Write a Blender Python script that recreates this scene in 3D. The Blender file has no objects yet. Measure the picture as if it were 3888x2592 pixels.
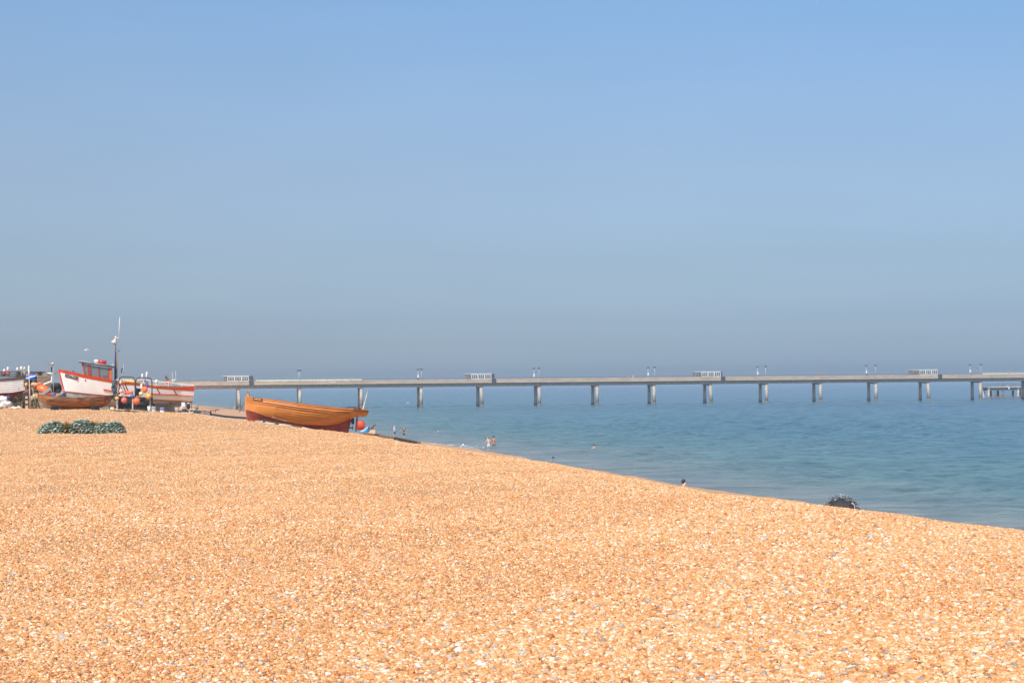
import bpy, bmesh, math, random
import numpy as np
from mathutils import Vector, Matrix, Euler
random.seed(7); rng = np.random.default_rng(7)
scene = bpy.context.scene
R = math.radians

# ------------------------------------------------------------------ camera
F = 6200.0; EZ = 6.3
PITCH = math.atan(161.6/F); ROLL = math.atan(.00967)
fwd = Vector((0, math.cos(PITCH), math.sin(PITCH)))
up0 = Vector((0, -math.sin(PITCH), math.cos(PITCH)))
rt0 = Vector((1, 0, 0))
rt = rt0*math.cos(ROLL) - up0*math.sin(ROLL)
up = up0*math.cos(ROLL) + rt0*math.sin(ROLL)
cam_d = bpy.data.cameras.new('camera'); cam = bpy.data.objects.new('camera', cam_d)
scene.collection.objects.link(cam); scene.camera = cam
cam_d.sensor_width = 22.2; cam_d.lens = F/3888*22.2
cam_d.clip_start = .1; cam_d.clip_end = 20000
M = Matrix((rt, up, -fwd)).transposed().to_4x4(); M.translation = (0, 0, EZ)
cam.matrix_world = M

# ------------------------------------------------------------------ sky, sun, exposure
SUN_EL, SUN_AZ = R(47), R(197)          # azimuth clockwise from +Y: behind the camera, a little left
w = bpy.data.worlds.new('World'); scene.world = w; w.use_nodes = True
nt = w.node_tree; nt.nodes.clear()
sky = nt.nodes.new('ShaderNodeTexSky'); sky.sky_type = 'NISHITA'; sky.sun_disc = False
sky.sun_elevation = SUN_EL; sky.sun_rotation = SUN_AZ
sky.air_density = 1.0; sky.dust_density = 2.2; sky.ozone_density = 3.0; sky.altitude = 0
bg = nt.nodes.new('ShaderNodeBackground'); bg.inputs[1].default_value = .15
outw = nt.nodes.new('ShaderNodeOutputWorld')
tc = nt.nodes.new('ShaderNodeTexCoord'); sx = nt.nodes.new('ShaderNodeSeparateXYZ')
nt.links.new(tc.outputs['Generated'], sx.inputs[0])
mr = nt.nodes.new('ShaderNodeMapRange'); mr.inputs['From Min'].default_value = -.02; mr.inputs['From Max'].default_value = .36
nt.links.new(sx.outputs['Z'], mr.inputs['Value'])
rp = nt.nodes.new('ShaderNodeValToRGB')          # the murk of the lower air on a hazy day, by elevation only
SKYTINT = [(0, (0.98, 1.2, 1.62)), (0.084, (0.99, 1.22, 1.64)), (0.12, (0.76, 0.93, 1.27)), (0.155, (0.645, 0.77, 1.05)), (0.21, (0.62, 0.7, 0.875)), (0.255, (0.61, 0.665, 0.79)), (0.387, (0.69, 0.7, 0.755)), (0.516, (0.72, 0.76, 0.8)), (0.642, (0.725, 0.82, 0.87)), (1, (0.7, 0.75, 0.8))]
el = rp.color_ramp.elements
while len(el) < len(SKYTINT): el.new(.5)
for e_, (p_, c_) in zip(el, SKYTINT): e_.position = p_; e_.color = (*c_, 1)
nt.links.new(mr.outputs[0], rp.inputs[0])
mx = nt.nodes.new('ShaderNodeMix'); mx.data_type = 'RGBA'; mx.blend_type = 'MULTIPLY'; mx.inputs[0].default_value = 1
nt.links.new(sky.outputs[0], mx.inputs[6]); nt.links.new(rp.outputs[0], mx.inputs[7])
sv = nt.nodes.new('ShaderNodeMapRange'); sv.inputs['From Min'].default_value = -.35; sv.inputs['From Max'].default_value = .35; nt.links.new(sx.outputs['X'], sv.inputs['Value'])
rh = nt.nodes.new('ShaderNodeValToRGB'); rh.color_ramp.elements[0].color = (1.01, .965, .95, 1); rh.color_ramp.elements[1].color = (.935, .955, .985, 1); nt.links.new(sv.outputs[0], rh.inputs[0])
nz_ = nt.nodes.new('ShaderNodeTexNoise'); nz_.inputs['Scale'].default_value = 5; nz_.inputs['Detail'].default_value = 3; mpz = nt.nodes.new('ShaderNodeMapping'); mpz.inputs['Scale'].default_value = (1, 1, 4); nt.links.new(tc.outputs['Generated'], mpz.inputs[0]); nt.links.new(mpz.outputs[0], nz_.inputs['Vector'])
rz = nt.nodes.new('ShaderNodeValToRGB'); rz.color_ramp.elements[0].position = .3; rz.color_ramp.elements[0].color = (.975, .98, .985, 1); rz.color_ramp.elements[1].position = .7; rz.color_ramp.elements[1].color = (1.02, 1.015, 1.01, 1); nt.links.new(nz_.outputs['Fac'], rz.inputs[0])
m2 = nt.nodes.new('ShaderNodeMix'); m2.data_type = 'RGBA'; m2.blend_type = 'MULTIPLY'; m2.inputs[0].default_value = 1; nt.links.new(mx.outputs[2], m2.inputs[6]); nt.links.new(rh.outputs[0], m2.inputs[7])
m3 = nt.nodes.new('ShaderNodeMix'); m3.data_type = 'RGBA'; m3.blend_type = 'MULTIPLY'; m3.inputs[0].default_value = 1; nt.links.new(m2.outputs[2], m3.inputs[6]); nt.links.new(rz.outputs[0], m3.inputs[7])
nt.links.new(m3.outputs[2], bg.inputs[0]); nt.links.new(bg.outputs[0], outw.inputs[0])
sd = bpy.data.lights.new('sun', 'SUN'); sd.energy = 3.75; sd.angle = R(.53); sd.color = (1, .955, .88)
sun = bpy.data.objects.new('sun', sd); scene.collection.objects.link(sun)
sdir = Vector((math.sin(SUN_AZ)*math.cos(SUN_EL), math.cos(SUN_AZ)*math.cos(SUN_EL), math.sin(SUN_EL)))
sun.rotation_euler = sdir.to_track_quat('Z', 'Y').to_euler(); sun.location = (0, -20, 60)
vs = scene.view_settings; vs.view_transform = 'Standard'; vs.look = 'None'; vs.gamma = 1; vs.exposure = .25
scene.cycles.use_denoising = True; scene.cycles.volume_bounces = 1; scene.cycles.max_bounces = 8
scene.cycles.sample_clamp_indirect = 8

# ------------------------------------------------------------------ helpers
def W(px, py, y):
    d = fwd + rt*((px-1944)/F) + up*((1296-py)/F)
    return Vector((0, 0, EZ)) + d*(y/d.y)
def Hz(px): return 1461-.00967*(px-1591)
CY=[0,17,19.5,22,26,33,41,55,77,100,160,300,600,1500,8000]
CX=[10.8,5.45,5.25,4.2,2.3,.85,-1.0,-4.9,-11.9,-19.2,-36.5,-76,-160,-400,-2000]
SY=[0,67,101,130,160,185,200,300,399,465,572,1500,8000]
SX=[43,20.3,10.2,3,-3.9,-11.5,-16.8,-41,-64.6,-79.8,-111,-330,-1800]
def sm(a, b, x):
    t = np.clip((x-a)/(b-a), 0, 1); return t*t*(3-2*t)
def undul(x, y):
    return (.035*np.sin(x*.9+y*.31+1.3)*np.sin(y*.23-x*.2) + .022*np.sin(x*2.3-y*.7)*np.sin(y*.83+x*.5+2) + .012*np.sin(x*5.1+y*1.9)*np.sin(y*2.2-x*1.3))
def ground(x, y):
    xc = np.interp(y, CY, CX); Wd = np.interp(y, SY, SX)-xc
    sp = .7*np.logaddexp(0, (x-xc)/.7); q = sp/Wd
    d = 4.7*(np.minimum(q, .55)*1.42+np.maximum(q-.55, 0)*(1-.55*1.42)/.45)
    top = 4.7+(.28*sm(60, 98, y)-1.1*sm(112, 150, y))*sm(0, 8, xc-x)
    return top-d+undul(x, y)*.8
def G(x, y): return float(ground(np.float64(x), np.float64(y)))
def spot(px, y, dz=0):
    x = (px-1944)/F*y
    return Vector((x, y, G(x, y)+dz))
def sc(y): return F/y                     # photograph pixels per metre at distance y

def nodes_of(m):
    m.use_nodes = True; return m.node_tree, m.node_tree.nodes['Principled BSDF']
MATS = {}
def mat(name, col, rough=.6, var=.12, scale=6.0, bump=.0, metal=0, stretch=(1, 1, 1), coat=0, dark=None, emis=None):
    if name in MATS: return MATS[name]
    m = bpy.data.materials.new(name); t, b = nodes_of(m)
    b.inputs['Roughness'].default_value = rough; b.inputs['Metallic'].default_value = metal
    b.inputs['Coat Weight'].default_value = coat; b.inputs['Coat Roughness'].default_value = .12
    c = t.nodes.new('ShaderNodeTexCoord'); mp = t.nodes.new('ShaderNodeMapping'); mp.inputs['Scale'].default_value = stretch
    t.links.new(c.outputs['Object'], mp.inputs[0])
    n = t.nodes.new('ShaderNodeTexNoise'); n.inputs['Scale'].default_value = scale; n.inputs['Detail'].default_value = 5
    t.links.new(mp.outputs[0], n.inputs['Vector'])
    r = t.nodes.new('ShaderNodeValToRGB')
    d = dark or tuple(x*(1-2.2*var) for x in col); l = tuple(min(1, x*(1+var)) for x in col)
    r.color_ramp.elements[0].position = .3; r.color_ramp.elements[0].color = (*[max(0, x) for x in d], 1)
    r.color_ramp.elements[1].position = .62; r.color_ramp.elements[1].color = (*l, 1)
    t.links.new(n.outputs['Fac'], r.inputs[0]); t.links.new(r.outputs[0], b.inputs['Base Color'])
    if bump:
        bp = t.nodes.new('ShaderNodeBump'); bp.inputs['Strength'].default_value = bump; bp.inputs['Distance'].default_value = .02
        t.links.new(n.outputs['Fac'], bp.inputs['Height']); t.links.new(bp.outputs[0], b.inputs['Normal'])
    MATS[name] = m; return m

def root_loc(o):
    while o.parent: o = o.parent
    return o.location
class MB:
    def __init__(s): s.v = []; s.f = []
    def add(s, vs_, fs):
        n = len(s.v); s.v += [tuple(x) for x in vs_]; s.f += [tuple(i+n for i in f) for f in fs]; return s
    def box(s, c, size, rot=None, taper=1):
        x, y, z = [a/2 for a in size]; P = []
        for k, zz in ((1, -z), (taper, z)):
            P += [Vector((-x*k, -y*k, zz)), Vector((x*k, -y*k, zz)), Vector((x*k, y*k, zz)), Vector((-x*k, y*k, zz))]
        if rot is not None: P = [rot @ p for p in P]
        return s.add([p+Vector(c) for p in P], [(0,3,2,1),(4,5,6,7),(0,1,5,4),(1,2,6,5),(2,3,7,6),(3,0,4,7)])
    def bar(s, a, b, w_, h=None):
        a, b = Vector(a), Vector(b); d = b-a; L = d.length
        if L < 1e-6: return s
        q = d.to_track_quat('X', 'Z').to_matrix()
        return s.box((a+b)/2, (L, w_, h or w_), q)
    def tube(s, pts, r, n=8, closed=False):
        pts = [Vector(p) for p in pts]; m = len(pts); rr = r if isinstance(r, (list, tuple)) else [r]*m
        base = len(s.v); prev = None
        for i, p in enumerate(pts):
            if closed: d = pts[(i+1) % m]-pts[i-1]
            else: d = pts[min(i+1, m-1)]-pts[max(i-1, 0)]
            d.normalize()
            a = prev - d*prev.dot(d) if prev is not None else d.orthogonal()
            if a.length < 1e-4: a = d.orthogonal()
            a.normalize(); prev = a; b = d.cross(a)
            for k in range(n):
                t = 2*math.pi*k/n; s.v.append(tuple(p+(a*math.cos(t)+b*math.sin(t))*rr[i]))
        for i in range(m if closed else m-1):
            j = (i+1) % m
            for k in range(n):
                s.f.append((base+i*n+k, base+i*n+(k+1) % n, base+j*n+(k+1) % n, base+j*n+k))
        if not closed:
            s.f.append(tuple(base+k for k in range(n))[::-1]); s.f.append(tuple(base+(m-1)*n+k for k in range(n)))
        return s
    def ball(s, c, r, n=12, squash=(1, 1, 1), rot=None):
        rings = n//2; P = []; Fc = []
        for i in range(1, rings):
            ph = math.pi*i/rings
            for k in range(n):
                t = 2*math.pi*k/n; P.append(Vector((math.sin(ph)*math.cos(t)*squash[0], math.sin(ph)*math.sin(t)*squash[1], math.cos(ph)*squash[2]))*r)
        P += [Vector((0, 0, r*squash[2])), Vector((0, 0, -r*squash[2]))]; T = len(P)-2; Bq = T+1
        for i in range(rings-2):
            for k in range(n): Fc.append((i*n+k, (i+1)*n+k, (i+1)*n+(k+1) % n, i*n+(k+1) % n))
        for k in range(n):
            Fc.append((T, k, (k+1) % n)); Fc.append((Bq, (rings-2)*n+(k+1) % n, (rings-2)*n+k))
        if rot is not None: P = [rot @ p for p in P]
        return s.add([p+Vector(c) for p in P], Fc)
    def lathe(s, c, prof, n=16, rot=None, ang=2*math.pi):
        P = []; Fc = []; m = len(prof)
        for r, z in prof:
            for k in range(n): 
                t = 2*math.pi*k/n; P.append(Vector((r*math.cos(t), r*math.sin(t), z)))
        for i in range(m-1):
            for k in range(n): Fc.append((i*n+k, i*n+(k+1) % n, (i+1)*n+(k+1) % n, (i+1)*n+k))
        Fc.append(tuple(range(n))[::-1]); Fc.append(tuple((m-1)*n+k for k in range(n)))
        if rot is not None: P = [rot @ p for p in P]
        return s.add([p+Vector(c) for p in P], Fc)
    def rows(s, rows, flip=False):
        m = len(rows[0]); b = len(s.v)
        for r_ in rows: s.v += [tuple(p) for p in r_]
        for i in range(len(rows)-1):
            for k in range(m-1):
                f = (b+i*m+k, b+i*m+k+1, b+(i+1)*m+k+1, b+(i+1)*m+k); s.f.append(f[::-1] if flip else f)
        return s
    def prism(s, poly, y0, y1):
        """closed outline of (x, z) pairs made solid from y0 to y1"""
        n = len(poly)
        return s.add([(x, y0, z) for x, z in poly]+[(x, y1, z) for x, z in poly],
                     [tuple(range(n)), tuple(range(2*n-1, n-1, -1))]+[(i, i+n, (i+1) % n+n, (i+1) % n) for i in range(n)])
    def build(s, name, m, parent=None, smooth=False, solid=0, bevel=0, origin=None):
        me = bpy.data.meshes.new(name); o = bpy.data.objects.new(name, me); scene.collection.objects.link(o)
        if parent is not None: L = root_loc(parent); o.parent = parent
        else: L = Vector(origin) if origin is not None else Vector((0, 0, 0)); o.location = L
        me.from_pydata([(x-L[0], y-L[1], z-L[2]) for x, y, z in s.v], [], s.f)
        me.materials.append(m); me.validate()
        bm = bmesh.new(); bm.from_mesh(me); bmesh.ops.recalc_face_normals(bm, faces=bm.faces); bm.to_mesh(me); bm.free()
        if smooth: 
            for p in me.polygons: p.use_smooth = True
        if solid: md = o.modifiers.new('solid', 'SOLIDIFY'); md.thickness = solid; md.offset = 0
        if bevel: md = o.modifiers.new('bevel', 'BEVEL'); md.width = bevel; md.segments = 2; md.limit_method = 'ANGLE'
        return o
def tag(o, label=None, cat=None, group=None, kind=None):
    for k, v in (('label', label), ('category', cat), ('group', group), ('kind', kind)):
        if v: o[k] = v
    return o
def thing(name, label, cat, loc, group=None):
    o = bpy.data.objects.new(name, None); scene.collection.objects.link(o); o.location = loc; o.empty_display_size = .3
    return tag(o, label, cat, group)
def copy_tree(o, parent=None):
    c = o.copy(); scene.collection.objects.link(c); c.parent = parent
    for ch in list(o.children): copy_tree(ch, c)
    return c

# ------------------------------------------------------------------ materials of the ground and sea
PAL = [(0, (.44, .155, .05)), (.07, (.64, .285, .095)), (.34, (.69, .36, .145)), (.58, (.73, .44, .215)), (.76, (.78, .56, .34)), (.885, (.82, .69, .53)), (.94, (.30, .28, .27)), (.957, (.38, .21, .11)), (.972, (.43, .45, .48)), (.988, (.84, .81, .77))]
def palette(t, fac):
    r = t.nodes.new('ShaderNodeValToRGB'); r.color_ramp.interpolation = 'CONSTANT'; e = r.color_ramp.elements
    while len(e) < len(PAL): e.new(.5)
    for q, (p_, c_) in zip(e, PAL): q.position = p_; q.color = (*c_, 1)
    t.links.new(fac, r.inputs[0]); return r.outputs[0]
def beach_mat():
    m = bpy.data.materials.new('shingle'); t, b = nodes_of(m); L = t.links.new; N = t.nodes.new
    g = N('ShaderNodeNewGeometry')
    def vor(scale, feat='F1'):
        v = N('ShaderNodeTexVoronoi'); v.feature = feat; v.inputs['Scale'].default_value = scale; L(g.outputs['Position'], v.inputs['Vector']); return v
    v1 = vor(30); v2 = vor(13)
    s1 = N('ShaderNodeSeparateColor'); L(v1.outputs['Color'], s1.inputs[0]); s2 = N('ShaderNodeSeparateColor'); L(v2.outputs['Color'], s2.inputs[0])
    c1 = palette(t, s1.outputs[0]); c2 = palette(t, s2.outputs[0])
    sel = N('ShaderNodeMath'); sel.operation = 'GREATER_THAN'; sel.inputs[1].default_value = .80; L(s2.outputs[1], sel.inputs[0])
    mm = N('ShaderNodeMix'); mm.data_type = 'RGBA'; L(sel.outputs[0], mm.inputs[0]); L(c1, mm.inputs[6]); L(c2, mm.inputs[7])
    mp_ = N('ShaderNodeMix'); mp_.data_type = 'RGBA'; mp_.inputs[0].default_value = .35; L(mm.outputs[2], mp_.inputs[6]); mp_.inputs[7].default_value = (.78, .55, .34, 1); mm = mp_
    n = N('ShaderNodeTexNoise'); n.inputs['Scale'].default_value = .35; n.inputs['Detail'].default_value = 6; n.inputs['Roughness'].default_value = .65
    L(g.outputs['Position'], n.inputs['Vector'])
    r = N('ShaderNodeValToRGB'); r.color_ramp.elements[0].position = .36; r.color_ramp.elements[0].color = (1.0, .90, .80, 1)
    r.color_ramp.elements[1].position = .64; r.color_ramp.elements[1].color = (1.0, 1.0, 1.0, 1); L(n.outputs['Fac'], r.inputs[0])
    m2 = N('ShaderNodeMix'); m2.data_type = 'RGBA'; m2.blend_type = 'MULTIPLY'; m2.inputs[0].default_value = 1; L(mm.outputs[2], m2.inputs[6]); L(r.outputs[0], m2.inputs[7])
    n3 = N('ShaderNodeTexNoise'); n3.inputs['Scale'].default_value = 5; n3.inputs['Detail'].default_value = 8; n3.inputs['Roughness'].default_value = .8; L(g.outputs['Position'], n3.inputs['Vector'])
    r3 = N('ShaderNodeValToRGB'); r3.color_ramp.elements[0].position = .36; r3.color_ramp.elements[0].color = (.82, .78, .74, 1); r3.color_ramp.elements[1].position = .62; r3.color_ramp.elements[1].color = (1.0, 1.0, 1.0, 1); L(n3.outputs['Fac'], r3.inputs[0])
    m3 = N('ShaderNodeMix'); m3.data_type = 'RGBA'; m3.blend_type = 'MULTIPLY'; m3.inputs[0].default_value = 1; L(m2.outputs[2], m3.inputs[6]); L(r3.outputs[0], m3.inputs[7])
    L(m3.outputs[2], b.inputs['Base Color']); b.inputs['Roughness'].default_value = .75; b.inputs['Specular IOR Level'].default_value = .3
    h = N('ShaderNodeMath'); h.operation = 'MULTIPLY_ADD'; h.inputs[1].default_value = -1.0; L(v1.outputs['Distance'], h.inputs[0]); 
    h2 = N('ShaderNodeMath'); h2.operation = 'MULTIPLY'; h2.inputs[1].default_value = -1.6; L(v2.outputs['Distance'], h2.inputs[0]); L(h2.outputs[0], h.inputs[2])
    h3 = N('ShaderNodeMath'); h3.operation = 'MULTIPLY_ADD'; h3.inputs[1].default_value = 3.0; L(n3.outputs['Fac'], h3.inputs[0]); L(h.outputs[0], h3.inputs[2])
    bp = N('ShaderNodeBump'); bp.inputs['Strength'].default_value = .8; bp.inputs['Distance'].default_value = .03; L(h3.outputs[0], bp.inputs['Height']); L(bp.outputs[0], b.inputs['Normal'])
    return m
def pebble_mat():
    m = bpy.data.materials.new('flint_pebble'); t, b = nodes_of(m); L = t.links.new; N = t.nodes.new
    oi = N('ShaderNodeAttribute'); oi.attribute_type = 'INSTANCER'; oi.attribute_name = 'hue'; c = palette(t, oi.outputs['Fac'])
    g = N('ShaderNodeNewGeometry'); n = N('ShaderNodeTexNoise'); n.inputs['Scale'].default_value = 60; n.inputs['Detail'].default_value = 3; L(g.outputs['Position'], n.inputs['Vector'])
    r = N('ShaderNodeValToRGB'); r.color_ramp.elements[0].position = .35; r.color_ramp.elements[0].color = (.80, .76, .72, 1); r.color_ramp.elements[1].position = .65; r.color_ramp.elements[1].color = (1.05, 1.05, 1.05, 1); L(n.outputs['Fac'], r.inputs[0])
    mm = N('ShaderNodeMix'); mm.data_type = 'RGBA'; mm.blend_type = 'MULTIPLY'; mm.inputs[0].default_value = 1; L(c, mm.inputs[6]); L(r.outputs[0], mm.inputs[7])
    L(mm.outputs[2], b.inputs['Base Color']); b.inputs['Roughness'].default_value = .6
    return m
def sea_mat():
    m = bpy.data.materials.new('sea_water'); t, b = nodes_of(m); L = t.links.new; N = t.nodes.new
    g = N('ShaderNodeNewGeometry'); at = N('ShaderNodeAttribute'); at.attribute_name = 'shallow'
    n0 = N('ShaderNodeTexNoise'); n0.inputs['Scale'].default_value = .05; n0.inputs['Detail'].default_value = 5
    mp0 = N('ShaderNodeMapping'); mp0.inputs['Scale'].default_value = (.35, 1, 1); L(g.outputs['Position'], mp0.inputs[0]); L(mp0.outputs[0], n0.inputs['Vector'])
    ad = N('ShaderNodeMath'); ad.operation = 'MULTIPLY_ADD'; ad.inputs[1].default_value = .35; L(n0.outputs['Fac'], ad.inputs[0]); L(at.outputs['Fac'], ad.inputs[2])
    r = N('ShaderNodeValToRGB'); e = r.color_ramp.elements
    cols = [(.17, (.070, .165, .235)), (.42, (.070, .176, .216)), (.72, (.100, .195, .198)), (1.0, (.205, .225, .20)), ]
    while len(e) < len(cols): e.new(.5)
    for q, (p_, c_) in zip(e, cols): q.position = p_; q.color = (*c_, 1)
    L(ad.outputs[0], r.inputs[0])
    b.inputs['Roughness'].default_value = .2; b.inputs['IOR'].default_value = 1.33
    def noi(sc_, det, st, rgh=.6):
        mp = N('ShaderNodeMapping'); mp.inputs['Scale'].default_value = st; mp.inputs['Rotation'].default_value = (0, 0, R(-12)); L(g.outputs['Position'], mp.inputs[0])
        n = N('ShaderNodeTexNoise'); n.inputs['Scale'].default_value = sc_; n.inputs['Detail'].default_value = det; n.inputs['Roughness'].default_value = rgh; n.inputs['Distortion'].default_value = .4
        L(mp.outputs[0], n.inputs['Vector']); return n
    a = noi(.55, 6, (.5, 1, 1)); c = noi(.07, 3, (.25, 1, 1)); d = noi(3.2, 3, (.6, 1, 1))
    e_ = noi(.21, 5, (.33, 1, 1), .7)
    sr = N('ShaderNodeValToRGB'); sr.color_ramp.elements[0].position = .36; sr.color_ramp.elements[0].color = (.74, .80, .83, 1); sr.color_ramp.elements[1].position = .64; sr.color_ramp.elements[1].color = (1.14, 1.12, 1.1, 1); L(e_.outputs['Fac'], sr.inputs[0])
    sm_ = N('ShaderNodeMix'); sm_.data_type = 'RGBA'; sm_.blend_type = 'MULTIPLY'; sm_.inputs[0].default_value = 1; sq = N('ShaderNodeValToRGB'); sq.color_ramp.elements[0].position = .38; sq.color_ramp.elements[0].color = (.66, .74, .78, 1); sq.color_ramp.elements[1].position = .62; sq.color_ramp.elements[1].color = (1.2, 1.15, 1.12, 1); L(a.outputs['Fac'], sq.inputs[0])
    sn_ = N('ShaderNodeMix'); sn_.data_type = 'RGBA'; sn_.blend_type = 'MULTIPLY'; sn_.inputs[0].default_value = 1; L(r.outputs[0], sn_.inputs[6]); L(sq.outputs[0], sn_.inputs[7]); L(sn_.outputs[2], sm_.inputs[6]); L(sr.outputs[0], sm_.inputs[7]); L(sm_.outputs[2], b.inputs['Base Color'])
    ke = N('ShaderNodeMath'); ke.operation = 'MULTIPLY_ADD'; ke.inputs[1].default_value = 2.4; L(e_.outputs['Fac'], ke.inputs[0]); L(a.outputs['Fac'], ke.inputs[2])
    k = N('ShaderNodeMath'); k.operation = 'MULTIPLY_ADD'; k.inputs[1].default_value = 3.0; L(c.outputs['Fac'], k.inputs[0]); L(ke.outputs[0], k.inputs[2])
    k2 = N('ShaderNodeMath'); k2.operation = 'MULTIPLY_ADD'; k2.inputs[1].default_value = .16; L(d.outputs['Fac'], k2.inputs[0]); L(k.outputs[0], k2.inputs[2])
    bp = N('ShaderNodeBump'); bp.inputs['Strength'].default_value = 1; bp.inputs['Distance'].default_value = .45; L(k2.outputs[0], bp.inputs['Height']); L(bp.outputs[0], b.inputs['Normal'])
    return m

# ------------------------------------------------------------------ ground, sea
def graded(segs):
    out = [segs[0][0]]
    for a, b, n in segs: out += list(np.linspace(a, b, n+1)[1:])
    return np.array(out)
def grid_obj(name, X, Y, Zf, m):
    xx, yy = np.meshgrid(X, Y); zz = Zf(xx, yy)
    v = np.stack([xx.ravel(), yy.ravel(), zz.ravel()], 1); nx, ny = len(X), len(Y)
    i = (np.arange(ny-1)[:, None]*nx+np.arange(nx-1)[None, :]).ravel()
    f = np.stack([i, i+1, i+nx+1, i+nx], 1)
    me = bpy.data.meshes.new(name); me.vertices.add(len(v)); me.vertices.foreach_set('co', v.ravel())
    me.loops.add(f.size); me.loops.foreach_set('vertex_index', f.ravel()); me.polygons.add(len(f))
    me.polygons.foreach_set('loop_start', np.arange(0, f.size, 4)); me.polygons.foreach_set('use_smooth', np.ones(len(f), bool))
    me.update(calc_edges=True); me.materials.append(m)
    o = bpy.data.objects.new(name, me); scene.collection.objects.link(o); return o, v
gx = graded([(-2600, -600, 20), (-600, -120, 60), (-120, -40, 80), (-40, -24, 60), (-24, 14, 260), (14, 60, 60), (60, 200, 12)])
gy = graded([(-60, 0, 20), (0, 8, 20), (8, 60, 260), (60, 130, 180), (130, 320, 120), (320, 700, 90), (700, 6800, 40)])
def gz(x, y): return np.maximum(ground(x, y), -4.0)
ob, _ = grid_obj('beach', gx, gy, gz, beach_mat()); tag(ob, kind='structure')
wx = graded([(-2500, -130, 30), (-130, -20, 190), (-20, 60, 330), (60, 190, 240), (190, 6500, 50)]); wy = graded([(-60, 60, 10), (60, 120, 330), (120, 240, 400), (240, 420, 300), (420, 620, 130), (620, 6800, 60)])
def waves(x, y):
    dx = np.gradient(wx)[None, :]; dy = np.gradient(wy)[:, None]; st = np.maximum(dx, dy); z = np.zeros_like(x); r_ = np.random.default_rng(4)
    for k in range(46):
        lam = .75*(9/.75)**(k/45.); th = R(180)+r_.normal(0, .75); amp = .0080*lam**.80*r_.uniform(.6, 1.3); ph = r_.uniform(0, 6.28)
        kx, ky = math.cos(th)*6.283/lam, math.sin(th)*6.283/lam
        z += amp*np.clip(lam/(2.6*st)-.35, 0, 1)*np.sin(kx*x+ky*y+ph)
    gust = .65+.35*np.sin(x*.03+y*.011+1)*np.sin(y*.021-x*.013)
    return z*gust*np.clip((x-np.interp(y, SY, SX))/12, .25, 1)
ob, v = grid_obj('sea', wx, wy, waves, sea_mat()); tag(ob, kind='structure')
dsh = (v[:, 0]-np.interp(v[:, 1], SY, SX))
sh = (.62*np.exp(-np.maximum(dsh, 0)/26.)+.25*np.exp(-np.maximum(dsh, 0)/130.)).astype(np.float32)
ob.data.attributes.new('shallow', 'FLOAT', 'POINT').data.foreach_set('value', sh)

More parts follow.
